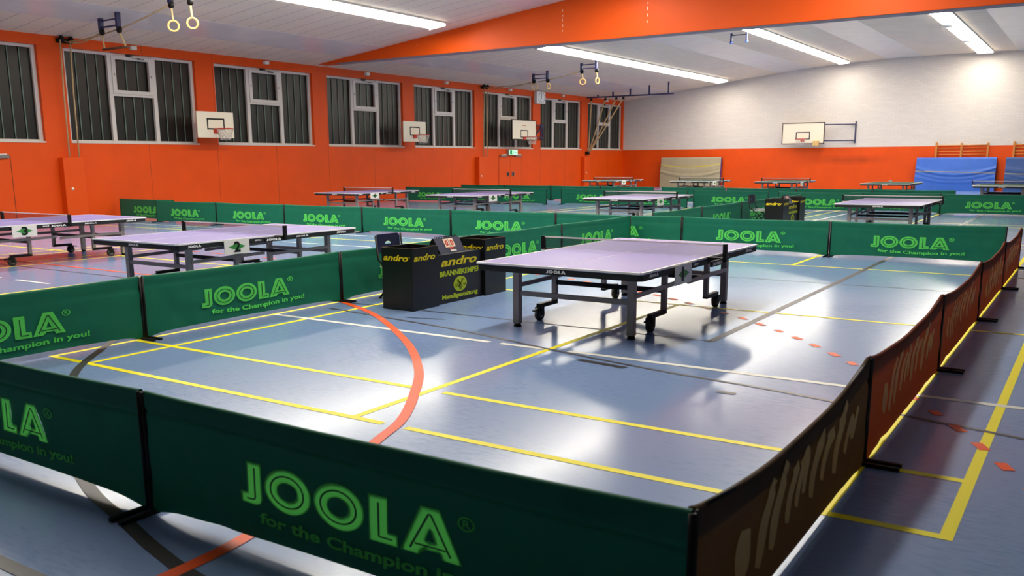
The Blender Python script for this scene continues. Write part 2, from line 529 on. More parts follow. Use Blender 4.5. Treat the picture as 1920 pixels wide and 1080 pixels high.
def arc_pts(ctrl, n=10):
    """smooth curve through control points"""
    out = []
    C = [ctrl[0]] + list(ctrl) + [ctrl[-1]]
    for i in range(1, len(C) - 2):
        p0, p1, p2, p3 = C[i - 1], C[i], C[i + 1], C[i + 2]
        for k in range(n):
            t = k / n
            out.append(tuple(0.5 * (2 * p1[j] + (-p0[j] + p2[j]) * t + (2 * p0[j] - 5 * p1[j] + 4 * p2[j] - p3[j]) * t * t + (-p0[j] + 3 * p1[j] - 3 * p2[j] + p3[j]) * t ** 3) for j in range(2)))
    out.append(tuple(ctrl[-1])); return out

def badminton(x0, y0, gap=False, right=True):
    w_ = 0.05; h = w_ / 2
    x1 = x0 + 6.1; L = 13.4
    for x in (x0 + h, x0 + 0.48, x1 - 0.48, x1 - h)[:4 if right else 2]: fline('court_line', [(x, y0), (x, y0 + L)], w_, L_YEL, 0.0012)
    for y in (y0 + h, y0 + 0.76 - h, y0 + 4.72, y0 + 8.68, y0 + L - 0.76 + h, y0 + L - h):
        if gap and y < y0 + 0.5:
            fline('court_line', [(x0, y), (-3.16, y)], w_, L_YEL); fline('court_line', [(-3.0, y), (x1, y)], w_, L_YEL)
        elif gap and y < y0 + 1:
            fline('court_line', [(x0, y), (-3.46, y)], w_, L_YEL); fline('court_line', [(-3.28, y), (x1, y)], w_, L_YEL)
        else: fline('court_line', [(x0, y), (x1, y)], w_, L_YEL)
    xc = x0 + 3.05
    fline('court_line', [(xc, y0), (xc, y0 + 4.7)], w_, L_YEL, 0.0012)
    fline('court_line', [(xc, y0 + 8.7), (xc, y0 + L)], w_, L_YEL)

badminton(-6.43, 3.557, True)
badminton(-13.05, 3.557, False, False)
badminton(-20.0, 3.557)
badminton(-6.43, 21.0)
badminton(-13.05, 21.0)
fline('court_line', [(-0.3, 8.28), (6, 8.28)], 0.04, L_YEL)
fline('court_line', [(-6.38, 5.765), (-3.92, 5.75)], 0.058, L_WHI, 0.002)
fline('court_line', [(-3.82, 5.75), (-3.42, 5.75)], 0.058, L_WHI, 0.002)
fline('court_line', [(-3.22, 5.77), (6, 5.80)], 0.058, L_WHI, 0.002)
for x in (-12.2, -11.1, -10.0, -8.9, -7.8): fline('court_line', [(x - 0.02, 5.85), (x + 0.72, 5.86)], 0.05, L_WHI, 0.002)
for x in (-14.6, -13.4, -12.2, -11.0, -9.8, -8.6): fline('court_line', [(x, 11.3), (x + 0.9, 11.3)], 0.05, L_WHI, 0.002)
fline('court_line', [(-20, 13.0), (-6.5, 13.0)], 0.05, L_WHI, 0.002)
fline('court_line', [(-5.5, 19.5), (-5.42, 25.0)], 0.06, L_WHI, 0.002)
fline('court_line', [(-12.9, 19.0), (-12.2, 24.6)], 0.06, L_WHI, 0.002)
fline('court_line', [(-20, 6.68), (-6.5, 6.68)], 0.022, L_BLK, 0.0022)
fline('court_line', [(-6.3, 6.66), (-2.44, 6.70)], 0.022, L_BLK, 0.0022)
fline('court_line', [(-2.45, 6.66), (-2.44, 13.4), (-2.40, 30.0)], 0.06, L_GRY, 0.0022)
fline('court_line', arc_pts([(-6.2, 6.3), (-5.5, 6.2), (-4.38, 6.02), (-3.3, 5.74), (-2.4, 5.55), (-1.73, 5.46), (-1.21, 5.36), (1.5, 4.75)]), 0.036, L_GRY, 0.0024)
fline('court_line', [(-7, 10.6), (-1.0, 10.62), (5, 10.65)], 0.02, L_BLK, 0.0022)
fline('court_line', [(-3.02, 5.56), (-2.62, 5.50)], 0.06, L_BLK, 0.0024)
fline('court_line', [(-5.22, 6.28), (-4.86, 6.38)], 0.02, L_BLK, 0.0026)
fline('court_line', [(-1.86, 5.22), (-1.74, 5.22)], 0.05, L_GRY, 0.0026)
ORC = [(-6.5, 6.72), (-6.1, 6.58), (-5.58, 6.26), (-4.95, 5.84), (-4.45, 5.39), (-4.08, 5.0), (-3.80, 4.62), (-3.52, 4.25), (-3.32, 3.98), (-3.12, 3.6), (-2.98, 3.3), (-2.83, 2.9), (-2.66, 2.4), (-2.6, 2.13), (-2.57, 1.7), (-2.56, 0.5)]
ORC = [(-6.5, 6.72), (-5.58, 6.25), (-4.51, 5.42), (-3.82, 4.72), (-3.42, 4.18), (-3.12, 3.70), (-2.98, 3.33), (-2.72, 2.6), (-2.6, 2.13), (-2.57, 1.7), (-2.56, 0.5)]
fline('court_line', arc_pts(ORC), 0.065, L_ORA, 0.0028)
fline('court_line', [(-19, 7.02), (-12.8, 7.02), (-6.5, 7.02)], 0.05, L_ORA, 0.0024)
BLC = [(-6.7, 4.35), (-6.32, 3.93), (-5.82, 3.42), (-5.2, 2.98), (-4.4, 2.48), (-3.61, 2.12), (-3.14, 1.98), (-2.8, 1.88), (-2.41, 1.80), (-1.6, 1.72)]
fline('court_line', arc_pts(BLC), 0.06, L_BLK, 0.0024)
fline('court_line', [(-5.0, 1.50), (2, 1.52)], 0.06, L_GRY, 0.0024)
DASH = [(-7.4, 9.95), (-6.3, 9.72), (-5.39, 9.48), (-4.83, 9.25), (-4.01, 8.86), (-3.53, 8.56), (-2.82, 8.04), (-2.38, 7.66), (-1.95, 7.22), (-1.57, 6.78), (-1.06, 6.08), (-0.59, 5.31), (-0.32, 4.77), (0.0, 4.05)]
dp = arc_pts(DASH, 24)
acc = 0.0; start = None; seg = []
for a, b in zip(dp[:-1], dp[1:]):
    d = math.hypot(b[0] - a[0], b[1] - a[1])
    on = (acc % 0.31) < 0.15
    if on: seg.append(a)
    elif len(seg) > 1:
        fline('court_line', [seg[0], seg[-1]], 0.055, L_ORA, 0.0026); seg = []
    else: seg = []
    acc += d
for k in range(10):
    x = -12.3 + k * 0.62
    fline('court_line', [(x, 9.3 - 0.02 * k), (x + 0.28, 9.3 - 0.02 * k)], 0.05, L_ORA, 0.0026)

# window wall: lower panels, columns between the windows, lintel
WIN = [(8.44 + 4.47 * k, 8.44 + 4.47 * k + 3.82) for k in range(-2, 8)]
ZS, ZT = 1.93, 4.16
mb = MB()
mb.box(WX - 0.3, WX, BY - 0.3, FY + 0.3, 0.0, ZS, ORANGE)
mb.box(WX - 0.3, WX, BY - 0.3, FY + 0.3, ZT, 4.41, ORANGE)
edges = [BY - 0.3] + [e for ab in WIN for e in ab] + [FY + 0.3]
for a, b in zip(edges[0::2], edges[1::2]):
    mb.box(WX - 0.3, WX, a, b, ZS, ZT, ORANGE)
mb.box(WX - 0.5, WX - 0.3, BY - 0.3, FY + 0.3, 0.0, 4.41, ORANGE)
wall_left = struct(mb.build('wall_left'))

def ribbed(mb, y0, y1, z0, z1, x):
    """channel glass: rounded vertical ribs"""
    pitch = 0.30; n = max(2, int(round((y1 - y0) / pitch))); p = (y1 - y0) / n
    prof = [(0, 0.0), (0.04, 0.022), (0.13, 0.022), (0.17, 0.0)]
    ys = []
    for k in range(n):
        for t, d in prof: ys.append((y0 + (k + t) * p, x + d))
    ys.append((y1, x))
    for i in range(len(ys) - 1):
        (ya, xa), (yb, xb) = ys[i], ys[i + 1]
        mb.add([(xa, ya, z0), (xb, yb, z0), (xb, yb, z1), (xa, ya, z1)], [(0, 1, 2, 3)], GLASSR if i % 4 == 1 else GLASS)

for k, (a, b) in enumerate(WIN):
    win = bpy.data.objects.new('window_%d' % (k + 1), None); COL.objects.link(win); win['kind'] = 'structure'
    win.location = (WX - 0.1, a, ZS)
    def lc(mb, nm): 
        o = mb.build(nm, win); o.location = (-(WX - 0.1), -a, -ZS); return o
    xf0, xf1 = WX - 0.16, WX - 0.10
    fw = 0.09; c0, c1 = a + 1.27, a + 2.56
    mb = MB()
    mb.box(xf0, xf1 - 0.003, a + 0.01, b - 0.01, ZS, ZS + 0.05, FRAME_W); mb.box(xf0, xf1 - 0.003, a + 0.01, b - 0.01, ZT - 0.07, ZT - 0.001, FRAME_W)
    mb.box(xf0, xf1, a, a + fw, ZS, ZT, FRAME_W); mb.box(xf0, xf1, b - fw, b, ZS, ZT, FRAME_W)
    for c in (c0, c1): mb.box(xf0, xf1 + 0.01, c - 0.055, c + 0.055, ZS, ZT, FRAME_W)
    mb.box(xf0, xf1 + 0.007, c0, c1, 3.10, 3.17, FRAME_W)
    mb.box(xf0, WX + 0.02, a, b, ZS - 0.03, ZS + 0.005, FRAME_W)
    lc(mb, 'window_frame')
    mb = MB()   # opening top sash
    for (p, q, z0, z1) in ((c0 + 0.05, c0 + 0.16, 3.16, 4.10), (c1 - 0.16, c1 - 0.05, 3.16, 4.10), (c0 + 0.16, c1 - 0.16, 3.16, 3.25), (c0 + 0.16, c1 - 0.16, 4.01, 4.10)):
        mb.box(xf0 + 0.02, xf1 + 0.035, p, q, z0, z1, FRAME_W)
    mb.box(xf1 + 0.03, xf1 + 0.05, c0 + 0.09, c0 + 0.12, 3.6, 3.66, GREYM); mb.box(xf1 + 0.03, xf1 + 0.05, c1 - 0.12, c1 - 0.09, 3.6, 3.66, GREYM)
    lc(mb, 'sash')
    for (p, q, z0, z1) in ((a + fw, c0 - 0.05, ZS + 0.05, ZT - 0.07), (c1 + 0.05, b - fw, ZS + 0.05, ZT - 0.07), (c0 + 0.05, c1 - 0.05, ZS + 0.05, 3.11), (c0 + 0.15, c1 - 0.15, 3.24, 4.02)):
        mb = MB(); ribbed(mb, p, q, z0, z1, xf0 - 0.02); lc(mb, 'window_pane')
    mb = MB()   # scissor opener with its crank box
    cm = (c0 + c1) / 2
    mb.box(xf1, xf1 + 0.07, cm - 0.16, cm + 0.02, 4.09, 4.14, BLACK)
    mb.bar((xf1 + 0.06, cm - 0.05, 4.10), (xf1 + 0.13, cm + 0.25, 4.06), 0.02, 0.03, STEEL)
    mb.bar((xf1 + 0.13, cm + 0.1, 4.055), (xf1 + 0.10, cm + 0.30, 4.06), 0.02, 0.03, BLACK)
    lc(mb, 'window_opener')
    mb = MB(); mb.box(WX, WX + 0.12, cm - 0.1, cm + 0.06, 4.27, 4.36, WHITE, 0.01); lc(mb, 'opener_motor')

# far wall: brick above, orange boards below
mb = MB()
pts = [(WX, FY, 1.93)] + [(RX, FY, 1.93)] + [(x, FY, z + 0.02) for x, z in reversed(PROF)]
mb.prism(pts, (0, 0.3, 0), BRICK)
mb.box(WX, RX, FY - 0.03, FY + 0.3, 0, 1.91, ORANGE_FAR)
mb.box(WX, RX, FY - 0.035, FY + 0.3, 1.905, 1.93, FRAME_W)
struct(mb.build('wall_far'))
mb = MB()
pts = [(WX, BY, 1.93)] + [(RX, BY, 1.93)] + [(x, BY, z + 0.02) for x, z in reversed(PROF)]
mb.prism(pts, (0, -0.3, 0), UNSEEN_DARK)
mb.box(WX, RX, BY - 0.3, BY, 0, 1.93, UNSEEN_DARK)
struct(mb.build('wall_near'))
mb = MB()
mb.box(RX, RX + 0.3, BY, FY, 0, 4.42, UNSEEN_DARK)
struct(mb.build('wall_right'))

# orange beam across the hall
BY0, BY1, BZ = 21.3, 21.75, 4.42
mb = MB()
pts = [(WX, BY0, BZ), (RX, BY0, BZ)] + [(x, BY0, max(z + 0.01, BZ + 0.005)) for x, z in reversed(PROF)]
mb.prism(pts, (0, BY1 - BY0, 0), ORANGE_BEAM)
beam = struct(mb.build('trim_1'))
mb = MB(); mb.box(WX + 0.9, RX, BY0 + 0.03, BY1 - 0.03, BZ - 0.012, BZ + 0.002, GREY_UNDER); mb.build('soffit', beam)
for (x, z0, z1, n) in ((-12.15, 4.70, 5.32, 5), (-9.75, 4.72, 5.30, 4), (-17.0, 4.72, 4.80, 1)):
    mb = MB()
    for k in range(n):
        za = z0 + (z1 - z0) * k / n; mb.box(x - 0.008 + 0.01 * (k % 2), x + 0.008 + 0.01 * (k % 2), BY0 - 0.004, BY0 + 0.001, za, za + (z1 - z0) / n * (0.35 + 0.4 * ((k * 7) % 3) / 3), CREAM)
    mb.build('tape_residue', beam)

# skylight strips in the ceiling
def slope_slab(mb, x0, x1, y0, y1, dz0, dz1, m, n=3):
    for k in range(n):
        a = x0 + (x1 - x0) * k / n; b = x0 + (x1 - x0) * (k + 1) / n
        pts = [(a, y0, ceil_z(a) + dz0), (b, y0, ceil_z(b) + dz0), (b, y0, ceil_z(b) + dz1), (a, y0, ceil_z(a) + dz1)]
        mb.prism(pts, (0, y1 - y0, 0), m)
for x0, x1 in ((-19.7, -18.3), (-13.2, -11.7), (-8.45, -7.0), (-3.4, -2.0), (2.0, 3.4)):
    for y0, y1 in ((BY, BY0), (BY1, FY)):
        mb = MB(); slope_slab(mb, x0, x1, y0, y1, -0.006, 0.02, SKY_STRIP); mb.build('skylight_panel', ceiling)

# ceiling lights
def lamp_row(label, x0, x1, y0, y1, segs=None):
    t = thing('ceiling_light', label, 'light', ((x0 + x1) / 2, y0, ceil_z((x0 + x1) / 2)), group='lit light strips on the ceiling')
    inv = -Vector(t.location)
    mb = MB(); slope_slab(mb, x0, x1, y0, y1, -0.045, -0.002, WHITE, 1)
    slope_slab(mb, x0, x1, y1 + 0.001, y1 + 0.012, -0.10, -0.002, WHITE, 1); slope_slab(mb, x0, x1, y0 - 0.012, y0 - 0.001, -0.10, -0.002, WHITE, 1)  # end plates added to block grazing light off the strip ends
    mb.build('housing', t, inv)
    if segs is None:
        mb = MB(); slope_slab(mb, x0 + 0.01, x1 - 0.01, y0 + 0.02, y1 - 0.02, -0.06, -0.046, LAMP, 1); mb.build('diffuser', t, inv)
    else:
        xm = x0 + (x1 - x0) * 0.42
        mb = MB(); slope_slab(mb, xm, x1 - 0.01, y0 + 0.02, y1 - 0.02, -0.06, -0.046, LAMP, 1); mb.build('diffuser', t, inv)
        for a, b in segs:
            mb = MB(); slope_slab(mb, x0 + 0.01, xm - 0.005, a, b, -0.06, -0.046, LAMP, 1); mb.build('diffuser', t, inv)
lamp_row('long lit strip light on the ceiling left of the beam, nearest the windows', -15.85, -15.27, 3.4, 20.4)
lamp_row('lit strip light above the front table, just out of view at the top', -10.36, -9.86, 3.4, 20.4)
lamp_row('lit strip light above the brown barriers, just out of view at the top', -4.87, -4.3, 3.4, 20.4)
lamp_row('long lit strip light behind the beam, leftmost of the three before the far wall', -15.85, -15.27, 25.95, 42.6)
lamp_row('lit strip light behind the beam, middle of the three running to the far wall', -10.36, -9.88, 26.0, 42.95)
lamp_row('wide notched strip light behind the beam, rightmost of the three near the far wall', -4.88, -4.28, 26.0, 43.1, [(26.1, 33.6), (34.5, 38.4), (39.2, 43.05)])

# door in the window wall, with closers
def wall_door(idx, y0, y1, ztop, leaves):
    d = bpy.data.objects.new('door_%d' % idx, None); COL.objects.link(d); d['kind'] = 'structure'; d.location = (WX, y0, 0)
    inv = (-WX, -y0, 0)
    mb = MB()
    g = 0.012
    for (a, b, z0, z1) in ((y0 - g, y0, 0, ztop + g), (y1, y1 + g, 0, ztop + g), (y0, y1, ztop, ztop + g)):
        mb.box(WX - 0.01, WX + 0.006, a, b, z0, z1, mat('dark_joint', (96, 34, 12), rough=0.7))
    mb.build('door_frame', d, inv)
    wd = (y1 - y0) / leaves
    for k in range(leaves):
        a = y0 + k * wd; b = a + wd
        mb = MB(); mb.box(WX - 0.02, WX + 0.012, a + 0.008, b - 0.008, 0.01, ztop - 0.01, ORANGE_DOOR); lf = mb.build('door_leaf', d, inv)
        hy = b - 0.2 if k == 0 and leaves == 2 else a + 0.2
        mb = MB(); mb.box(WX + 0.012, WX + 0.03, hy - 0.09, hy + 0.09, 0.74, 0.94, STEEL); mb.box(WX + 0.03, WX + 0.036, hy - 0.05, hy + 0.05, 0.77, 0.90, BLACK)
        mb.build('handle_plate', lf)
        cy = a + 0.05 if k == 0 else b - 0.55
        mb = MB(); mb.box(WX + 0.012, WX + 0.08, cy, cy + 0.5, ztop - 0.06, ztop + 0.01, STEEL); mb.bar((WX + 0.09, cy + 0.1, ztop + 0.02), (WX + 0.05, cy + 0.46, ztop + 0.03), 0.02, 0.02, WHITE)
        mb.build('door_closer', lf)
wall_door(1, 31.86, 33.62, 1.63, 2)
wall_door(2, 9.3, 11.35, 1.60, 2)

# rope chases on the wall
for nm, y0, y1, lab in (('rope_cover', 12.52, 13.08, 'orange boxed rope cover on the wall beside the left tables'),
                        ('rope_cover', 30.16, 30.62, 'orange boxed rope cover on the wall left of the double door'),
                        ('rope_cover', 39.1, 39.62, 'orange boxed rope cover on the wall in the far corner')):
    mb = MB(); mb.box(WX + 0.003, WX + 0.2, y0, y1, 0.0, 1.55, ORANGE_DOOR, 0.008)
    mb.disc((WX + 0.205, (y0 + y1) / 2 - 0.1, 0.8), (1, 0, 0), 0.035, 0.02, WHITE, 12)
    o = mb.build(nm); tag(o, lab, 'cover', 'rope covers on the window wall')

# exit sign
t = thing('exit_sign', 'small lit green exit sign above the orange double door', 'sign', (WX, 32.83, 1.74))
mb = MB(); mb.box(0.002, 0.11, -0.36, 0.36, -0.12, 0.14, GREYM, 0.01); mb.build('housing', t)
mb = MB(); mb.box(0.111, 0.118, -0.32, 0.32, -0.09, 0.11, EXITM); mb.build('lit_panel', t)
mb = MB()
mb.box(0.1185, 0.121, -0.28, -0.10, -0.08, 0.10, EXITG)
mb.disc((0.121, 0.02, 0.06), (1, 0, 0), 0.022, 0.004, EXITG, 10)
mb.bar((0.121, 0.02, 0.045), (0.121, -0.02, -0.02), 0.004, 0.03, EXITG, (0, 1, 0)); mb.bar((0.121, -0.02, -0.02), (0.121, -0.07, -0.07), 0.004, 0.02, EXITG, (0, 1, 0))
mb.bar((0.121, -0.02, -0.02), (0.121, 0.04, -0.06), 0.004, 0.02, EXITG, (0, 1, 0)); mb.bar((0.121, 0.1, 0.01), (0.121, 0.24, 0.01), 0.004, 0.03, EXITG, (0, 0, 1))
mb.build('running_figure', t)

# wall clock
t = thing('wall_clock', 'square white wall clock on the column between windows', 'clock', (WX, 35.05, 4.12))
mb = MB(); mb.box(0.002, 0.16, -0.37, 0.37, -0.26, 0.26, WHITE, 0.01); mb.build('case', t)
mb = MB(); mb.box(0.161, 0.166, -0.34, 0.34, -0.235, 0.235, CLOCKF); fc = mb.build('face', t)
mb = MB()
for k in range(12):
    a = k * math.pi / 6
    c = Vector((0.168, 0.29 * math.sin(a), 0.20 * math.cos(a))); d = Vector((0, 0.04 * math.sin(a), 0.03 * math.cos(a)))
    mb.bar(c - d, c + d, 0.004, 0.03, BLACK, (1, 0, 0))
mb.build('hour_marks', t)
mb = MB(); mb.bar((0.17, 0, -0.03), (0.17, 0.0, 0.17), 0.004, 0.03, BLACK, (0, 1, 0)); mb.build('hand', t)
mb = MB(); mb.bar((0.173, 0, 0.03), (0.173, -0.06, -0.12), 0.004, 0.03, BLACK, (0, 1, 0)); mb.build('hand', t)

# ------------------------------------------------------------------ basketball boards
def hoop_net(mb, c, r0, h, m, tw=0.006):
    c = Vector(c); n = 12
    def pt(k, j):
        a = 2 * math.pi * (k + 0.5 * (j % 2)) / n; t = j / 4; rr = r0 * (1 - 0.42 * t)
        return c + Vector((rr * math.cos(a), rr * math.sin(a), -h * t))
    for j in range(4):
        for k in range(n):
            mb.tube([pt(k, j), pt(k if j % 2 == 0 else k + 1, j + 1)], tw, m, 4)
            mb.tube([pt(k, j), pt(k - 1 if j % 2 == 0 else k, j + 1)], tw, m, 4)

def backboard(label, loc, rz, w_, h_, iw, ih, iz, border, mount):
    """board in local XZ facing -Y; its lower edge centre is the origin"""
    t = thing('basketball_hoop', label, 'basketball hoop', loc, rz, 'basketball hoops on the walls')
    mb = MB(); mb.box(-w_ / 2, w_ / 2, 0, 0.03, 0, h_, CREAM)
    bd = mb.build('backboard', t)
    mb = MB()
    lw = 0.04
    for (a, b, c, d) in ((-iw / 2, iw / 2, iz, iz + lw), (-iw / 2, iw / 2, iz + ih - lw, iz + ih), (-iw / 2, -iw / 2 + lw, iz, iz + ih), (iw / 2 - lw, iw / 2, iz, iz + ih)):
        mb.box(a, b, -0.004, 0.001, c, d, BLACK)
    mb.build('target_square', bd)
    if border:
        mb = MB(); e = 0.035
        for (a, b, c, d) in ((-w_ / 2 - e, w_ / 2 + e, -e, 0), (-w_ / 2 - e, w_ / 2 + e, h_, h_ + e), (-w_ / 2 - e, -w_ / 2, -e, h_ + e), (w_ / 2, w_ / 2 + e, -e, h_ + e)):
            mb.box(a, b, -0.01, 0.04, c, d, border)
        mb.build('board_edge', bd)
    rz_ = iz + 0.02; R = 0.225
    mb = MB()
    mb.box(-0.09, 0.09, -0.03, -0.004, rz_ - 0.12, rz_ + 0.01, RED)
    mb.bar((-0.06, 0, rz_), (-0.06, -0.16, rz_), 0.02, 0.02, RED); mb.bar((0.06, 0, rz_), (0.06, -0.16, rz_), 0.02, 0.02, RED)
    mb.tube([(R * math.cos(k * math.pi / 14), -0.15 - R + R * math.sin(k * math.pi / 14), rz_) for k in range(28)], 0.013, RED, 8, True)
    rg = mb.build('rim', t)
    mb = MB(); hoop_net(mb, (0, -0.15 - R, rz_), R, 0.30, NETW); mb.build('net', t)
    mb = MB()
    for a, b in mount(w_, h_): mb.bar(a, b, 0.05, 0.05, NAVY)
    mb.build('mounting_bracket', t)
    return t
def short_mount(d):
    def fn(w_, h_):
        return [((-0.3, 0.03, 0.12), (-0.3, d, 0.12)), ((0.3, 0.03, 0.12), (0.3, d, 0.12)), ((-0.3, 0.03, h_ - 0.12), (-0.3, d, h_ - 0.12)), ((0.3, 0.03, h_ - 0.12), (0.3, d, h_ - 0.12))]
    return fn
backboard('small white basketball board nearest the camera, over the left windows', (-20.62, 16.85, 2.08), math.pi / 2, 1.24, 0.70, 0.60, 0.31, 0.22, None, lambda w_, h_: [((-0.05, 0.03, 0.15), (-0.05, 0.57, 0.15)), ((0.05, 0.03, 0.55), (0.05, 0.57, 0.55))])
backboard('small white basketball board on the column in the middle of the window wall', (-20.62, 25.60, 2.09), math.pi / 2, 1.26, 0.70, 0.56, 0.30, 0.22, None, lambda w_, h_: [((0.2, 0.03, 0.15), (0.2, 0.57, 0.15)), ((0.3, 0.03, 0.55), (0.3, 0.57, 0.55))])
tC = backboard('wide white basketball board swung out on a navy frame left of the clock', (-20.55, 32.85, 2.29), math.pi / 2, 1.85, 0.76, 0.58, 0.31, 0.06, BLACK, lambda w_, h_: [((0.9, 0.05, 0.62), (2.45, 0.55, 0.62)), ((0.9, 0.05, 0.1), (2.45, 0.55, 0.1)), ((2.2, 0.5, 0.02), (2.2, 0.5, 0.7)), ((2.45, 0.58, 0.02), (2.45, 0.58, 0.7)), ((1.0, 0.05, 0.2), (2.3, 0.5, 0.6))])
# (the small red mark on this board is unreadable in the picture: a row of red strokes)
mb = MB()
for k in range(6): mb.box(-0.16 + 0.055 * k, -0.13 + 0.055 * k, -0.004, 0.001, 0.54, 0.57, RED)
mb.build('red_mark', tC)
tD = backboard('dark edged basketball board on the white far wall', (-11.78, 43.15, 2.10), 0.0, 1.86, 0.90, 0.64, 0.34, 0.17, mat('dark_brown_edge', (58, 30, 30), rough=0.5), lambda w_, h_: [((0.93, 0.03, 0.82), (2.2, 0.5, 0.82)), ((0.93, 0.03, 0.10), (2.2, 0.5, 0.10)), ((2.2, 0.5, -0.02), (2.2, 0.5, 0.95))])
mb = MB(); mb.box(0.50, 0.76, -0.16, -0.01, -0.12, 0.10, BEIGE, 0.01); mb.build('counterweight_box', tD)

# ------------------------------------------------------------------ gymnastics rings, ropes, rail
def rope_path(a, b, sag, n=14):
    a = Vector(a); b = Vector(b)
    return [a.lerp(b, k / n) - Vector((0, 0, sag * 4 * (k / n) * (1 - k / n))) for k in range(n + 1)]

def ring_set(label, xa, xb, y, drop, kind, wall_y, zw, group):
    za = ceil_z(xa); zb = ceil_z(xb)
    t = thing('gymnastics_rings' if kind != 'bar' else 'trapeze_bar', label, 'gym rings' if kind != 'bar' else 'trapeze', (xa, y, za), group=group)
    inv = -Vector(t.location)
    mb = MB()
    for x, z in ((xa, za), (xb, zb)):
        mb.box(x - 0.035, x + 0.035, y - 0.05, y + 0.05, min(za, zb) - 0.26, z + 0.01, NAVY)
    mb.bar((xa, y, min(za, zb) - 0.06), (xb, y, min(za, zb) - 0.06), 0.03, 0.03, NAVY); mb.bar((xa, y, min(za, zb) - 0.20), (xb, y, min(za, zb) - 0.20), 0.03, 0.03, NAVY)
    mb.build('ceiling_bracket', t, inv)
    ends = []
    for x in (xa, xb):
        z = min(za, zb) - 0.30
        mb = MB(); mb.disc((x + 0.02, y, z), (0, 1, 0), 0.075, 0.05, BLACK, 14); mb.box(x - 0.02, x + 0.06, y - 0.04, y + 0.04, z, z + 0.07, BLACK); mb.build('pulley', t, inv)
        ex = x + (0.05 if kind != 'bar' else (0.06 if x == xa else 0.22)); ez = z - drop
        mb = MB(); mb.tube(rope_path((x + 0.02, y, z - 0.06), (ex, y, ez), -0.0, 6), 0.022, ROPE, 6); mb.build('strap', t, inv)
        ends.append((ex, y, ez))
    if kind == 'bar':
        mb = MB(); mb.tube([Vector(ends[0]) - Vector((0.06, 0, 0)), Vector(ends[1]) + Vector((0.06, 0, 0))], 0.028, mat('dark_wood_bar', (88, 54, 34), rough=0.5), 8); mb.build('bar', t, inv)
    else:
        for i, e in enumerate(ends):
            R = 0.105
            mb = MB(); tw = 0.5 + 0.9 * i if kind == 'far' else 0.9
            mb.tube([(e[0] + R * math.cos(a) * math.cos(tw), e[1] + R * math.cos(a) * math.sin(tw), e[2] - R + R * math.sin(a)) for a in [k * math.pi / 12 for k in range(24)]], 0.022, RINGW, 8, True)
            mb.build('ring', t, inv)
    mb = MB(); z = min(za, zb) - 0.30
    mb.tube(rope_path((xa, y, z + 0.02), (WX + 0.15, wall_y, zw), 0.12), 0.016, ROPE, 6); mb.build('pull_rope', t, inv)
    return t
G = 'gymnastics ring sets hanging from the ceiling'
ring_set('trapeze bar hanging on straps from the navy ceiling bracket nearest the left windows', -19.28, -18.63, 12.72, 0.38, 'bar', 12.9, 4.28, None)
ring_set('pair of wooden rings hanging at the top edge of the view, nearest the camera', -16.60, -15.98, 12.6, 0.32, 'ring', 13.0, 4.28, G)
ring_set('pair of rings hanging by the window wall, just above the clock', -18.72, -18.1, 30.6, 0.10, 'far', 30.75, 4.30, G)
ring_set('pair of pale rings hanging under the lit strip behind the beam', -16.62, -16.0, 30.6, 0.26, 'far', 30.85, 4.30, G)
t = thing('gymnastics_rings', 'empty navy ring bracket on the far ceiling by the middle strip light', 'ring bracket', (-10.9, 30.7, ceil_z(-10.9)))
inv = -Vector(t.location)
mb = MB()
for x in (-10.95, -10.42): mb.box(x - 0.025, x + 0.025, 30.66, 30.74, 5.28, ceil_z(x) + 0.01, NAVY)
mb.bar((-10.95, 30.7, 5.50), (-10.42, 30.7, 5.50), 0.03, 0.03, NAVY); mb.build('ceiling_bracket', t, inv)
for x in (-10.95, -10.42):
    mb = MB(); mb.disc((x, 30.7, 5.27), (0, 1, 0), 0.05, 0.05, mat('blue_pulley', (96, 130, 214), rough=0.4), 12); mb.build('pulley', t, inv)

for (y, lab) in ((12.95, 'black double pulley with ropes running down the near column'), (30.78, 'black double pulley with ropes running down the far column')):
    t = thing('wall_pulley', lab, 'pulley', (WX, y, 4.3), group='rope pulleys on the window wall')
    mb = MB(); mb.box(0.003, 0.06, -0.2, 0.2, -0.05, 0.05, BLACK)
    for dy in (-0.12, 0.12): mb.disc((0.12, dy, 0.03), (0, 1, 0), 0.08, 0.05, BLACK, 14); mb.box(0.05, 0.15, dy - 0.03, dy + 0.03, -0.03, 0.03, BLACK)
    mb.build('pulley_block', t)
    for dy in (-0.2, 0.05):
        mb = MB(); mb.tube([(0.2, dy, 0.0), (0.14, dy, -1.2), (0.12, dy, -2.74)], 0.02, ROPE, 6); mb.build('rope', t)

t = thing('climbing_rope_rail', 'navy ceiling rail of climbing ropes in the far left corner', 'rope rail', (-21.1, 39.6, 4.36))
inv = -Vector(t.location)
mb = MB(); mb.bar((-21.19, 39.6, 4.36), (-16.72, 39.6, 4.36), 0.06, 0.06, NAVY); mb.build('rail', t, inv)
for x in (-20.6, -19.8, -18.9, -17.93, -16.98):
    mb = MB(); mb.box(x - 0.03, x + 0.03, 39.57, 39.63, 4.38, ceil_z(x) + 0.01, NAVY); mb.build('hanger', t, inv)
t2 = thing('climbing_ropes', 'four pale climbing ropes gathered to the wall in the far corner', 'climbing ropes', (-21.1, 39.6, 1.7))
inv = -Vector(t2.location)
for x in (-20.95, -20.2, -19.62, -19.25):
    mb = MB(); mb.tube(rope_path((x, 39.6, 4.30), (-21.05, 39.55, 1.72), 0.06), 0.03, ROPE, 6); mb.build('rope', t2, inv)
    mb = MB(); mb.box(x - 0.04, x + 0.04, 39.56, 39.64, 4.2, 4.32, BLACK); mb.build('trolley', t2, inv)
mb = MB(); mb.box(WX + 0.003, -21.0, 39.48, 39.62, 1.66, 1.82, BLACK, 0.01); mb.build('wall_hook', t2, inv)

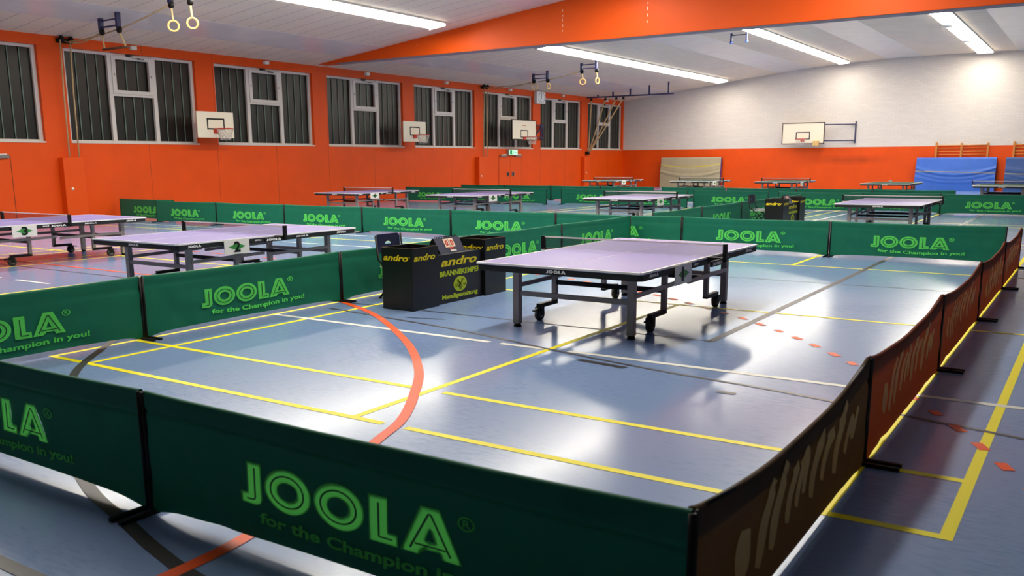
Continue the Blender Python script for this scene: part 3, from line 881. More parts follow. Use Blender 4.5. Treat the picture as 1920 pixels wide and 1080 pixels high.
# ------------------------------------------------------------------ mats and wall bars by the far wall
def soft_mat(name, label, x0, x1, h, thick, front, side, strapm, strap_pts, seed, lean, group=None, lower=0.0):
    rnd = random.Random(seed)
    t = thing(name, label, 'gym mat', ((x0 + x1) / 2, FY - 0.17, 0), group=group)
    NX, NZ = 44, 30
    W_ = x1 - x0
    folds = [(rnd.uniform(0.1, 0.9), rnd.uniform(0.15, 0.6), rnd.uniform(0.5, 1.2)) for _ in range(5)]
    def fr(uu, vv):
        d = 0.0
        for (c, z0, am) in folds:
            line = z0 + 0.35 * (uu - 0.5) ** 2 * 2.2 * am
            d += 0.030 * am * math.exp(-((vv - line) / 0.028) ** 2)
        d += 0.02 * math.sin(uu * 7 + 11 * vv * abs(uu - 0.5)) * abs(uu - 0.5) * 2
        d += 0.05 * math.sin(math.pi * uu) * math.sin(math.pi * vv)
        return d
    vs = []; fs = []
    for j in range(NZ + 1):
        for i in range(NX + 1):
            uu = i / NX; vv = j / NZ
            xx = -W_ / 2 - lower * (1 - vv) * (1 - uu) + W_ * uu
            yy = -lean * (1 - vv) - thick - fr(uu, vv)
            e = 0.03
            if vv > 0.97: yy += 0.03
            vs.append((xx, yy, vv * h))
    for j in range(NZ):
        for i in range(NX):
            a = j * (NX + 1) + i; fs.append((a, a + 1, a + NX + 2, a + NX + 1))
    mb = MB(); mb.add(vs, fs, front, True)
    def P(i, j, back): 
        v = vs[j * (NX + 1) + i]
        return (v[0], -lean * (1 - j / NZ) + 0.0, v[2]) if back else v
    side_m = MB()
    for i0 in (0, NX):
        L = []
        for j in range(NZ + 1): L += [P(i0, j, False), P(i0, j, True)]
        side_m.add(L, [(2 * j, 2 * j + 1, 2 * j + 3, 2 * j + 2) for j in range(NZ)], side, True)
    L = []
    for i in range(NX + 1): L += [P(i, NZ, False), P(i, NZ, True)]
    side_m.add(L, [(2 * i, 2 * i + 1, 2 * i + 3, 2 * i + 2) for i in range(NX)], side, True)
    side_m.add([P(0, 0, True), P(NX, 0, True), P(NX, NZ, True), P(0, NZ, True)], [(0, 1, 2, 3)], side)
    mb.build('front_cover', t); side_m.build('side_cover', t)
    mb = MB()
    (za, zb, sg) = strap_pts
    L = []
    for k in range(31):
        uu = k / 30; z = za + (zb - za) * uu - sg * 4 * uu * (1 - uu); vv = z / h
        x = -W_ / 2 - lower * (1 - vv) * (1 - uu) + W_ * uu; y = -lean * (1 - vv) - thick - fr(uu, vv) - 0.012
        L += [(x, y, z - 0.016), (x, y, z + 0.016)]
    mb.add(L, [(2 * i, 2 * i + 2, 2 * i + 3, 2 * i + 1) for i in range(30)], strapm)
    mb.add([(v[0], v[1] + 0.006, v[2]) for v in L], [(2 * i, 2 * i + 1, 2 * i + 3, 2 * i + 2) for i in range(30)], strapm)
    mb.build('strap', t)
    return t
soft_mat('crash_mat', 'grey crash mat with purple side leaning on the orange far wall', -18.87, -15.72, 1.50, 0.20, GREYMAT, PURPLE, STRAP, (1.13, 1.18, 0.11), 3, 0.12)
soft_mat('crash_mat', 'bright blue crash mat leaning on wall bars at the far wall', -6.86, -3.78, 1.41, 0.26, BLUEMAT, BLUEMAT, STRAPG, (0.84, 0.76, 0.0), 5, 0.10, None, 0.03)
soft_mat('crash_mat', 'darker blue crash mat at the right edge by the far wall', -3.44, -0.4, 1.40, 0.26, BLUEMAT2, BLUEMAT2, STRAPG, (0.74, 0.64, 0.0), 8, 0.14)
for xs, lab in (((-6.17, -5.19, -4.18), 'wooden wall bars rising behind the bright blue crash mat'), ((-3.22, -2.22, -1.2), 'wooden wall bars rising behind the darker blue crash mat')):
    t = thing('wall_bars', lab, 'wall bars', (xs[1], FY - 0.035, 0), group='wall bars on the far wall')
    for x in xs:
        mb = MB(); mb.box(x - xs[1] - 0.04, x - xs[1] + 0.04, -0.085, 0.0, 0, 2.02 if x != xs[0] else 2.06, WOOD, 0.006); mb.build('upright', t)
    for k in range(13):
        z = 0.15 + 0.138 * k
        mb = MB(); mb.tube([(xs[0] - xs[1], -0.05, z), (xs[2] - xs[1], -0.05, z)], 0.018, WOOD, 8); mb.build('rung', t)
    mb = MB(); mb.tube([(xs[0] - xs[1], -0.075, 1.92), (xs[2] - xs[1], -0.075, 1.92)], 0.022, WOOD, 8); mb.build('rung', t)
tag((lambda m_: (m_.box(-8.0, -7.86, FY - 0.10, FY - 0.031, 0.30, 0.44, GREYM, 0.01), m_.build('socket_box'))[1])(MB()), 'small grey socket box low on the orange far wall', 'socket')

# ------------------------------------------------------------------ table tennis tables
ZSC = 0.76          # heights in this hall: top at 0.577
HT = 0.577
def make_table(topm, card, net=True, lit_logo=True):
    """local frame: corner at the origin, 1.525 along X, 2.74 along Y"""
    W_, L_ = 1.525, 2.74
    t = bpy.data.objects.new('table_tennis_table', None); COL.objects.link(t); t.empty_display_size = 0.1
    gap = 0.004
    for half in (0, 1):
        y0 = 0 if half == 0 else L_ / 2 + gap; y1 = L_ / 2 - gap if half == 0 else L_
        mb = MB()
        c = 0.03
        oy = y0 if half == 0 else y1
        def outline(z, inset=0.0):
            i = inset
            if half == 0:
                return [(i + c, y0 + i, z), (W_ - i - c, y0 + i, z), (W_ - i, y0 + i + c, z), (W_ - i, y1, z), (i, y1, z), (i, y0 + i + c, z)]
            return [(i, y0, z), (W_ - i, y0, z), (W_ - i, y1 - i - c, z), (W_ - i - c, y1 - i, z), (i + c, y1 - i, z), (i, y1 - i - c, z)]
        mb.prism(outline(HT - 0.016), (0, 0, 0.016), topm)
        tp = mb.build('tabletop', t)
        mb = MB(); lw = 0.02; z0, z1 = HT - 0.014, HT + 0.0012
        mb.box(-0.001, lw, y0 + c * .5, y1 - (c * .5 if half else 0), z0, z1, LINEW); mb.box(W_ - lw, W_ + 0.001, y0 + c * .5, y1 - (c * .5 if half else 0), z0, z1, LINEW)
        e0, e1 = (y0 - 0.001, y0 + lw) if half == 0 else (y1 - lw, y1 + 0.001)
        mb.box(c * .5, W_ - c * .5, e0, e1, z0, z1, LINEW)
        mb.box(W_ / 2 - 0.0025, W_ / 2 + 0.0025, y0, y1, HT, z1, LINEW)
        mb.build('boundary_line', tp)
        mb = MB()   # apron under the edge
        ins = 0.004; th = 0.025; zb, zt = HT - 0.066, HT - 0.016
        A = outline(zb, ins); B = outline(zb, ins + th)
        n = len(A)
        idx = list(range(n))
        vs = A + B + [(p[0], p[1], zt) for p in A] + [(p[0], p[1], zt) for p in B]
        fs = []
        for i in range(n):
            j = (i + 1) % n
            fs += [(i, j, 2 * n + j, 2 * n + i), (n + j, n + i, 3 * n + i, 3 * n + j), (j, i, n + i, n + j)]
        mb.add(vs, fs, BLACKM); ap = mb.build('apron', t)
        # maker's lettering on the apron
        mb = MB()
        def lettering(o, du, w_=0.17, h=0.026):
            o = Vector(o); du = Vector(du)
            nrm = du.cross(Vector((0, 0, 1)))
            put_logo(mb, lambda x, y: o + du * (x / 6.1 * w_) + Vector((0, 0, y * h)), None, LINEW, None, inline=False)
        if half == 0:
            lettering((0.69, ins - 0.003, HT - 0.050), (1, 0, 0), 0.18)
            lettering((W_ - ins + 0.003, 0.14, HT - 0.050), (0, 1, 0))
            lettering((W_ - ins + 0.003, 1.05, HT - 0.046), (0, 1, 0), 0.10, 0.018)
        else:
            lettering((W_ - ins + 0.003, L_ - 0.36, HT - 0.050), (0, 1, 0))
            lettering((W_ - ins + 0.003, L_ / 2 + 0.32, HT - 0.046), (0, 1, 0), 0.20, 0.018)
            lettering((0.85, L_ - ins + 0.003, HT - 0.050), (-1, 0, 0), 0.18)
        mb.build('lettering', ap)
        # legs
        yo = 0.31 if half == 0 else L_ - 0.31; yi = 0.95 if half == 0 else L_ - 0.80; sgn = 1 if half == 0 else -1
        for sx in (-1, 1):
            x = W_ / 2 + sx * 0.54
            mb = MB(); mb.box(x - 0.029, x + 0.029, yo - 0.029, yo + 0.029, 0.03, HT - 0.03, GREYM); lg = mb.build('leg', t)
            mb = MB(); mb.tube([(x, yo, 0.0), (x, yo, 0.018), (x, yo, 0.04)], [0.036, 0.032, 0.022], BLACK, 12); mb.build('foot', lg)
            mb = MB(); mb.box(x - 0.022, x + 0.022, yi - 0.022, yi + 0.022, 0.135, HT - 0.03, GREYM)
            yw = yi - sgn * 0.27
            mb.box(x - 0.022, x + 0.022, min(yi, yw) - 0.02, max(yi, yw) + 0.02, 0.115, 0.15, BLACK)
            lg = mb.build('wheel_leg', t)
            mb = MB(); R = 0.057
            mb.disc((x, yw, R), (1, 0, 0), R, 0.04, RUBBER, 18); mb.disc((x, yw, R), (1, 0, 0), R * 0.55, 0.046, GREYM, 14)
            mb.build('wheel', lg)
            mb = MB(); mb.box(x - 0.032, x - 0.024, yw - 0.03, yw + 0.03, 0.05, 0.12, BLACK); mb.box(x + 0.024, x + 0.032, yw - 0.03, yw + 0.03, 0.045, 0.12, BLACK)
            mb.bar((x, yw - sgn * 0.03, 0.11), (x, yw - sgn * 0.10, 0.095), 0.03, 0.012, BLACK); mb.build('brake', lg)
            # slanting side stay
            xs_ = x + sx * 0.03
            mb = MB(); mb.bar((xs_, yo, 0.35), (xs_, L_ / 2 - sgn * 0.02 if half == 0 else L_ / 2 + 0.03, 0.365 if half == 0 else 0.34), 0.018, 0.036, GREYM); mb.build('side_stay', t)
        mb = MB(); mb.box(W_ / 2 - 0.54, W_ / 2 + 0.54, yo - 0.015, yo + 0.015, 0.275, 0.315, GREYM); mb.build('cross_bar', t)
        mb = MB(); mb.box(W_ / 2 - 0.54, W_ / 2 + 0.54, yi - 0.015, yi + 0.015, 0.295, 0.335, BLACK); mb.build('cross_bar', t)
        mb = MB(); mb.box(W_ / 2 - 0.56, W_ / 2 + 0.56, min(yi, L_ / 2 - sgn * 0.08) , max(yi, L_ / 2 - sgn * 0.08), 0.49, HT - 0.03, BLACK) if False else None
        for sx in (-1, 1):
            x = W_ / 2 + sx * 0.50
            mb.box(x - 0.015, x + 0.015, y0 + 0.04, y1 - 0.04, HT - 0.055, HT - 0.018, BLACK) if False else None
        mb = MB()
        for sx in (-1, 1):
            x = W_ / 2 + sx * 0.54
            mb.box(x - 0.02, x + 0.02, y0 + 0.05, y1 - 0.02, HT - 0.05, HT - 0.017, BLACK)
        mb.build('top_rail', t)
    if net:
        yn = L_ / 2
        mb = MB(); zt = HT + 0.112
        mb.add([(-0.14, yn, HT + 0.004), (W_ + 0.14, yn, HT + 0.004), (W_ + 0.14, yn, zt - 0.008), (-0.14, yn, zt - 0.008)], [(0, 1, 2, 3)], NET)
        nn = mb.build('net', t)
        mb = MB(); mb.box(-0.14, W_ + 0.14, yn - 0.004, yn + 0.004, zt - 0.011, zt + 0.002, TAPE); mb.build('net_tape', nn)
        for sx in (0, 1):
            x = -0.15 if sx == 0 else W_ + 0.15
            mb = MB(); mb.box(x - 0.016, x + 0.016, yn - 0.022, yn + 0.022, HT - 0.035, zt + 0.004, BLACK, 0.003)
            xi = -0.004 if sx == 0 else W_ + 0.004
            mb.box(min(x, xi), max(x, xi), yn - 0.03, yn + 0.03, HT - 0.04, HT + 0.0, BLACK)
            if sx: mb.box(x - 0.02, x - 0.002, yn - 0.30, yn + 0.03, HT - 0.052, HT - 0.004, BLACK)
            ps = mb.build('net_post', t)
            mb = MB()
            o = Vector((W_ + 0.150, yn - 0.28, HT - 0.042)) if sx else Vector((-0.16, yn - 0.032, HT - 0.034))
            du = Vector((0, 1, 0)) if sx else Vector((1, 0, 0))
            wd = 0.22 if sx else 0.15
            put_logo(mb, lambda a, b: o + du * (a / 6.1 * wd) + Vector((0, 0, b * 0.026)), None, LINEW, None, inline=False)
            mb.build('lettering', ps)
    if card is not None:
        xc = W_ + 0.012
        mb = MB(); y0, y1, z0, z1 = 0.60, 0.95, HT - 0.165, HT - 0.002
        mb.box(xc, xc + 0.006, y0, y1, z0, z1, WHITE); cd = mb.build('number_card', t)
        mb = MB(); ym, zm = (y0 + y1) / 2, (z0 + z1) / 2
        mb.add([(xc + 0.0075, ym - 0.12, zm), (xc + 0.0075, ym, zm - 0.04), (xc + 0.0075, ym + 0.12, zm), (xc + 0.0075, ym, zm + 0.04)], [(0, 1, 2, 3)], DARKGREEN)
        mb.build('green_diamond', cd)
        if card:
            mb = MB(); put_text(mb, card, (xc + 0.009, ym - 0.045, zm - 0.06), (0, 1, 0), (0, 0, 1), 0.09 if card != '1' else 0.045, 0.12, BLACK, 0.0, 0.03); mb.build('numeral', cd)
    return t

TG = 'table tennis tables in the hall'
tables = [
    (TOP, '1', True, (-4.327, 6.14), 'lavender table tennis table in front, right of the black cardboard boxes'),
    (TOP, '2', True, (-9.49, 5.90), 'lavender table tennis table marked 2 behind the long green barrier'),
    (TOP, '3', True, (-13.97, 5.97), 'lavender table tennis table marked 3 cut off by the left edge'),
    (TOP, '6', True, (-18.06, 17.93), 'lavender table tennis table standing nearest the orange window wall, second row'),
    (TOP, '7', True, (-14.16, 17.93), 'lavender table tennis table in the second row, left centre, second from the window wall'),
    (TOP, '', True, (-9.66, 17.9), 'lavender table tennis table in the second row just behind the middle barrier'),
    (TOP, None, True, (-4.17, 17.65), 'lavender table tennis table in the second row, right of the far cardboard boxes'),
    (TOPG, '', True, (-17.96, 33.2), 'dark green table tennis table in the last row, in the far left corner'),
    (TOPG, '', True, (-14.12, 33.3), 'dark green table tennis table in front of the grey crash mat'),
    (TOPG, '', True, (-10.80, 33.4), 'dark green table tennis table below the far wall basketball board'),
    (TOPG, None, False, (-6.75, 31.9), 'green table tennis table without a net left of the blue crash mat'),
    (TOPG, None, True, (-3.25, 30.6), 'green table tennis table at the right edge before the blue crash mats'),
]
protos = {}
for (m, card, net, (x, y), lab) in tables:
    key = (m.name, card, net)
    if key in protos: t = copy_tree(protos[key])
    else: t = protos[key] = make_table(m, card, net)
    t.location = (x, y, 0); tag(t, lab, 'table tennis table', TG)

# ------------------------------------------------------------------ barriers
HB = 0.505
def make_barrier(L, seed, printed=True, brown=None, sag=0.012, bulge=0.005, toff=0.56, zb=0.032, tw=1.02, sewn=False):
    """local frame: posts at x=0 and x=L, printed side faces -Y"""
    rnd = random.Random(seed)
    b = bpy.data.objects.new('barrier_panel', None); COL.objects.link(b); b.empty_display_size = 0.1
    ph = [rnd.uniform(0, 6.28) for _ in range(6)]
    k1, k2 = rnd.uniform(2, 4), rnd.uniform(5, 9)
    skew = 1.0
    def topz(uu):
        return HB - sag * (4 * uu * (1 - uu)) ** 0.8
    def dy(uu, vv):
        e = math.sin(math.pi * uu)
        d = bulge * e * math.sin(math.pi * vv) * math.sin(ph[0])
        d += 0.0022 * math.sin(k1 * 6.28 * uu + 3 * vv + ph[1]) * (0.3 + 0.7 * vv)
        d += 0.0015 * math.sin(14 * vv + 2 * uu + ph[2])
        d += 0.006 * math.exp(-((vv - 0.83 - 0.03 * math.sin(3 * uu + ph[3])) / 0.02) ** 2)
        d += 0.010 * math.exp(-((uu - (1 - vv) * 0.16 - 0.02) / 0.03) ** 2) * (1 - vv) * (0.5 + 0.5 * math.sin(ph[4]))
        d += 0.008 * math.exp(-((1 - uu - (1 - vv) * 0.2 - 0.02) / 0.03) ** 2) * (1 - vv) * (0.5 + 0.5 * math.sin(ph[5]))
        return d
    def botz(uu):
        return zb + (0.012 if brown is None else 0.002) * math.sin(math.pi * uu) - 0.022 * (math.exp(-(uu / 0.05) ** 2) + math.exp(-((1 - uu) / 0.06) ** 2))
    # sewn: the light letters are let into the cloth, so the lamps behind shine through them
    NX, NZ = (480, 110) if sewn else (56, 22)
    m = (BROWN2 if brown == 0 else BROWN) if brown is not None else GREEN
    x0, x1 = 0.004, L - 0.004
    def P(uu, vv, off=0.0):
        zt, z0 = topz(uu), botz(uu)
        return Vector((x0 + (x1 - x0) * uu, dy(uu, vv) - off, z0 + (zt - z0) * vv))
    def at(x, z, off):
        uu = min(max((x - x0) / (x1 - x0), 0), 1); zt, z0 = topz(uu), botz(uu)
        vv = (z - z0) / (zt - z0)
        return Vector((x, dy(uu, vv) - off, z))
    vs = []; fs = []
    rows = [('f', j / NZ) for j in range(NZ + 1)] + [('t', a) for a in (0.25, 0.5, 0.75, 1.0)] + [('b', 0.97), ('b', 0.93), ('b', 0.89), ('b', 0.87)]
    for kind, q in rows:
        for i in range(NX + 1):
            uu = i / NX
            if kind == 'f': p = P(uu, q)
            elif kind == 't':
                a = math.pi * q; p = P(uu, 1.0); p = p + Vector((0, 0.013 * (1 - math.cos(a)), 0.013 * math.sin(a)))
            else:
                p = P(uu, q); p = p + Vector((0, 0.026 - 0.05 * (0.97 - q) * 2, 0))
            vs.append(p)
    for j in range(len(rows) - 1):
        for i in range(NX):
            a = j * (NX + 1) + i; q = (a, a + 1, a + NX + 2, a + NX + 1)
            if sewn and j < NZ and all(in_logo((vs[q[0]].x - toff + ex) / tw * 6.1, (vs[q[0]].z - 0.168 + ez) / 0.168) for ex, ez in ((-0.005, 0.0), (0.010, 0.0), (0.0, -0.004), (0.0, 0.009), (-0.004, -0.003), (0.008, 0.007), (-0.004, 0.007), (0.008, -0.003), (0.002, 0.002))): continue
            fs.append(q)
    mb = MB(); mb.add(vs, fs, m, True)
    cloth = mb.build('cloth', b)
    if printed and brown is None:
        mb = MB(); lh = 0.168; lx, lz = toff, 0.168
        put_logo(mb, lambda x, y: at(lx + x / 6.1 * tw, lz + y * lh, 0.003 if sewn else 0.006), lambda x, y: at(lx + x / 6.1 * tw, lz + y * lh, 0.0045 if sewn else 0.0075), LOGO, GREENIN)
        # registered mark
        cx, cz = lx + tw + 0.018, lz + lh * 0.86
        n = 20
        A = [at(cx + 0.034 * math.cos(6.2832 * k / n), cz + 0.024 * math.sin(6.2832 * k / n), 0.004) for k in range(n)]
        B = [at(cx + 0.026 * math.cos(6.2832 * k / n), cz + 0.018 * math.sin(6.2832 * k / n), 0.004) for k in range(n)]
        mb.add(A + B, [(k, (k + 1) % n, n + (k + 1) % n, n + k) for k in range(n)], LOGO)
        vs_, fs_, tw_, th_ = text_mesh('R', 1.0, 0, 0.02)
        mb.add([at(cx - 0.013 + a / tw_ * 0.028, cz - 0.012 + c / th_ * 0.024, 0.004) for a, c in vs_], fs_, LOGO)
        vs_, fs_, tw_, th_ = TXT.setdefault('slogan', text_mesh('for the Champion in you!', 1.0, 0.0, 0.032))
        def sw(t): return 0.018 * (1 - t) * 0 - 0.014 * math.sin(math.pi * min(t * 1.15, 1.0)) + 0.006
        w_ = tw * 1.09
        mb.add([at(lx + 0.10 + a / tw_ * w_, 0.088 + c / th_ * 0.056 + sw(a / tw_), 0.006) for a, c in vs_], fs_, LOGO)
        mb.build('lettering', cloth)
    if brown is not None:
        mb = MB()
        def blob(pts, wd):
            # soft brush stroke
            q = arc_pts(pts, 6); n = len(q); L_ = []
            for i, p in enumerate(q):
                a = q[max(i - 1, 0)]; c = q[min(i + 1, n - 1)]
                d = Vector((c[0] - a[0], c[1] - a[1])).normalized(); nn = Vector((-d.y, d.x)) * wd * 1.5 * (0.35 + 0.65 * math.sin(math.pi * (0.12 + 0.76 * i / (n - 1)))) / 2
                L_ += [at(p[0] + nn.x, p[1] + nn.y, 0.006), at(p[0] - nn.x, p[1] - nn.y, 0.006)]
            mb.add(L_, [(2 * i, 2 * i + 1, 2 * i + 3, 2 * i + 2) for i in range(n - 1)], BROWNP)
        k = brown
        blob([(0.38, 0.16), (0.41, 0.22), (0.43, 0.30)], 0.10)
        blob([(0.56, 0.12), (0.62, 0.24), (0.70, 0.38)], 0.06)
        blob([(0.70, 0.13), (0.76, 0.26), (0.84, 0.40)], 0.06)
        blob([(0.88, 0.16), (0.93, 0.27), (1.0, 0.35)], 0.05)
        blob([(1.0, 0.18), (1.06, 0.30), (1.12, 0.34), (1.10, 0.2)], 0.05)
        blob([(1.2, 0.15), (1.26, 0.28), (1.36, 0.37)], 0.06)
        blob([(1.36, 0.17), (1.43, 0.30), (1.52, 0.33)], 0.05)
        blob([(1.55, 0.14), (1.60, 0.28), (1.70, 0.41)], 0.06)
        blob([(1.72, 0.18), (1.80, 0.30), (1.86, 0.24), (1.92, 0.34)], 0.05)
        mb.build('lettering', cloth)
    for x in (0.0, L):
        mb = MB(); mb.tube([(x, 0.005, 0.01), (x, 0.005, HB + 0.004)], 0.012, BLACK, 8); ps = mb.build('post', b)
        xo = 0.018 if x == 0 else -0.018
        mb = MB(); mb.box(x + xo - 0.011, x + xo + 0.011, -0.16, 0.16, 0.0, 0.018, BLACK); mb.build('foot', ps)
    mb = MB(); mb.tube([(0, 0.013, HB - 0.004), (L * 0.25, 0.013, topz(0.25) - 0.004), (L * 0.5, 0.013, topz(0.5) - 0.004), (L * 0.75, 0.013, topz(0.75) - 0.004), (L, 0.013, HB - 0.004)], 0.009, BLACK, 6); mb.build('top_bar', b)
    return b

BG = 'green barrier panels around the courts'
PB = {}
def barrier(x, y, rz, label, L=2.27, var=0, group=BG, **kw):
    key = (L, var, tuple(sorted(kw.items())))
    if key in PB: o = copy_tree(PB[key])
    else: o = PB[key] = make_barrier(L, 11 + var * 17, **kw)
    o.location = (x, y, 0); o.rotation_euler = (0, 0, rz); tag(o, label, 'barrier', group)
    return o
H90 = math.pi / 2
# row nearest the camera
barrier(-5.44, 2.10, 0, 'dark green barrier panel at the lower left, cut off by the left edge', 2.285, 0, zb=0.032, sewn=True)
barrier(-3.125, 2.10, 0, 'largest dark green barrier panel in the foreground, lettered in light green', 2.325, 1, zb=0.030, sewn=True)
# long row on the left of the front court
ys = [2.12, 4.39, 6.70, 8.97, 11.26]
labs = ['green barrier panel at the left edge, touching the front row behind', 'green barrier panel left of the cardboard boxes, with all its lettering showing', 'green barrier panel standing behind the black cardboard boxes',
        'green barrier panel between the cardboard boxes and the front table net', 'green barrier panel behind the front table, ending at the middle cross row']
for i, yy in enumerate(ys): barrier(-6.40, yy, H90, labs[i], [2.244, 2.284, 2.244, 2.264, 2.26][i], i % 3)
# the same line carried on behind the middle row
labs = ['shaded green barrier panel just behind the middle row, starting at the crossing', 'shaded green barrier panel left of the far cardboard boxes, dim lettering', 'green barrier panel directly behind the far cardboard boxes', 'green barrier panel meeting the far row right of the far boxes']
for i, yy in enumerate([14.42, 16.74, 19.05, 21.36]): barrier(-6.40, yy, H90, labs[i], 2.26, i % 3)
# middle cross row, from the window wall to the brown barriers
xs = [-19.03, -16.82, -14.60, -12.36, -10.13, -7.85, -5.52, -3.23]
labs = ['green barrier panel in the middle row, second from the window wall', 'green barrier panel in the middle row behind the net of table 2', 'green barrier panel in the middle row behind the right half of table 2', 'green barrier panel in the middle row with its whole slogan, above the folding chair',
        'green barrier panel in the middle row above the cardboard boxes, slogan half hidden', 'green barrier panel in the middle row crossing behind the left barrier line', 'wrinkled green barrier panel in the middle row behind the far end of the front table', 'green barrier panel at the right end of the middle row, beside the brown barriers']
for i, x in enumerate(xs): barrier(x, 13.60, 0, labs[i], [2.184, 2.194, 2.214, 2.204, 2.254, 2.304, 2.264, 2.24][i], i % 3)
barrier(-21.08, 14.0, 0, 'green barrier panel in the middle row at the orange window wall, partly covered', 2.2, 2)
# far row
xs = [-20.78, -19.0, -17.14, -14.60, -12.34, -10.08, -7.45, -5.64, -3.35]
labs = ['green barrier panel at the left end of the far row, by the window wall', 'green barrier panel in the far row behind the second row table marked 7', 'green barrier panel in the far row left of its open gap', 'green barrier panel in the far row right of its open gap', 'green barrier panel in the far row hidden behind a table and its net',
        'green barrier panel in the far row left of the far chair', 'green barrier panel in the far row behind the far cardboard boxes', 'green barrier panel in the far row behind the second row table at right', 'green barrier panel at the right end of the far row, lettering fully visible']
for i, x in enumerate(xs): barrier(x, 25.2 + (0.0, 0.4, 0.0, 0.4, 0.0, 0.4, 0.0, 0.4, 0.0)[i], 0, labs[i], 2.22, i % 3)
barrier(-1.05, 25.2, 0, 'green barrier panel in the far row cut off by the right edge', 2.22, 1)
xs = [-20.42, -18.43, -16.44, -14.45, -12.18, -9.96, -7.76, -5.56]
labs = ['green barrier panel of the last row, leftmost, below the double door', 'green barrier panel of the last row, second from the left', 'green barrier panel of the last row, third from the left', 'green barrier panel of the last row, just left of its gap', 'green barrier panel of the last row in front of the grey crash mat', 'green barrier panel of the last row, right of the grey crash mat', 'green barrier panel of the last row below the far basketball board', 'green barrier panel of the last row ending at the blue crash mat']
for i, x in enumerate(xs): barrier(x, 28.1, 0, labs[i], 1.964 if i < 4 else 2.17, i % 3, printed=False)
# brown row on the right
labs = ['dark brown barrier panel at the lower right corner, nearest the camera', 'brown barrier panel on the right, second from the camera', 'brown barrier panel on the right, third from the camera', 'brown barrier panel on the right, fourth, before the right edge', 'brown barrier panel at the right edge, farthest of the brown row']
for i, yy in enumerate([2.132, 4.31, 6.58, 8.87, 11.16]):
    barrier(-0.80, yy, H90, labs[i], 2.152 if i == 0 else 2.244, i, 'brown barrier panels on the right', brown=i, sag=0.085 if i == 0 else 0.06, bulge=0.03, zb=0.014)

# ------------------------------------------------------------------ umpire tables, towel boxes, counters, chairs
def towel_box():
    w_, d, h = 0.38, 0.40, 0.60
    t = bpy.data.objects.new('towel_box', None); COL.objects.link(t)
    mb = MB(); th = 0.008
    mb.box(-w_ / 2, w_ / 2, 0, th, 0, h, CARD); mb.box(-w_ / 2, w_ / 2, d - th, d, 0, h, CARD)
    mb.box(-w_ / 2, -w_ / 2 + th, th, d - th, 0, h, CARD); mb.box(w_ / 2 - th, w_ / 2, th, d - th, 0, h, CARD)
    mb.box(-w_ / 2 + th, w_ / 2 - th, th, d - th, 0.25, 0.26, CARD)
    bd = mb.build('carton', t)
    mb = MB(); e = 0.0015
    mb.box(-w_ / 2, w_ / 2, 0, th, h, h + e, CARDIN); mb.box(-w_ / 2, w_ / 2, d - th, d, h, h + e, CARDIN); mb.box(-w_ / 2, -w_ / 2 + th, 0, d, h, h + e, CARDIN); mb.box(w_ / 2 - th, w_ / 2, 0, d, h, h + e, CARDIN)
    mb.build('cut_edge', bd)
    mb = MB()
    put_text(mb, 'andro', (-0.17, -0.002, 0.475), (1, 0, 0), (0, 0, 1), 0.31, 0.062, YELLOWP, 0.25, 0.03)
    mb.add([(0.155 + 0.008 * math.cos(k), -0.002, 0.515 + 0.006 * math.sin(k)) for k in range(6)], [tuple(range(6))], YELLOWP)
    mb.build('lettering', bd)
    mb = MB()
    put_text(mb, 'andro', (w_ / 2 + 0.002, 0.02, 0.475), (0, 1, 0), (0, 0, 1), 0.33, 0.062, YELLOWP, 0.25, 0.03)
    mb.build('lettering', bd)
    return t
def umpire_table():
    w_, d, h = 0.36, 0.80, 0.495
    t = bpy.data.objects.new('umpire_table', None); COL.objects.link(t)
    mb = MB(); mb.box(-w_ / 2, w_ / 2, 0, d, 0, h, CARD, 0.004); bd = mb.build('carton', t)
    x = w_ / 2 + 0.002
    mb = MB(); put_text(mb, 'andro', (x, 0.08, 0.375), (0, 1, 0), (0, 0, 1), 0.62, 0.085, YELLOWP, 0.25, 0.03); mb.build('lettering', bd)
    mb = MB(); put_text(mb, 'BRANNEKEMPER', (x, 0.055, 0.275), (0, 1, 0), (0, 0, 1), 0.71, 0.056, LIMEP, 0, 0.045); mb.build('lettering', bd)
    mb = MB(); put_text(mb, 'Metallgestaltung', (x, 0.09, 0.03), (0, 1, 0), (0, 0, 1), 0.62, 0.060, LIMEP, 0, 0.04); mb.build('lettering', bd)
    mb = MB(); c = Vector((x, 0.40, 0.178)); n = 32
    mb.add([c + Vector((0, 0.115 * math.cos(6.2832 * k / n), 0.078 * math.sin(6.2832 * k / n))) for k in range(n)], [tuple(range(n))], LIMEP)
    for a in (0.7, -0.7): mb.bar(c + Vector((0.002, -0.045 * math.cos(a), -0.05 * math.sin(a))), c + Vector((0.002, 0.045 * math.cos(a), 0.05 * math.sin(a))), 0.002, 0.010, BLACK, (1, 0, 0))
    for ch, ax, az in (('R', -0.05, 0.018), ('P', 0.02, 0.018), ('U', -0.085, -0.028), ('N', 0.055, -0.028), ('O', -0.016, -0.06)):
        put_text(mb, ch, c + Vector((0.002, ax, az)), (0, 1, 0), (0, 0, 1), 0.032, 0.032, BLACK, 0, 0.02)
    mb.build('round_emblem', bd)
    return t
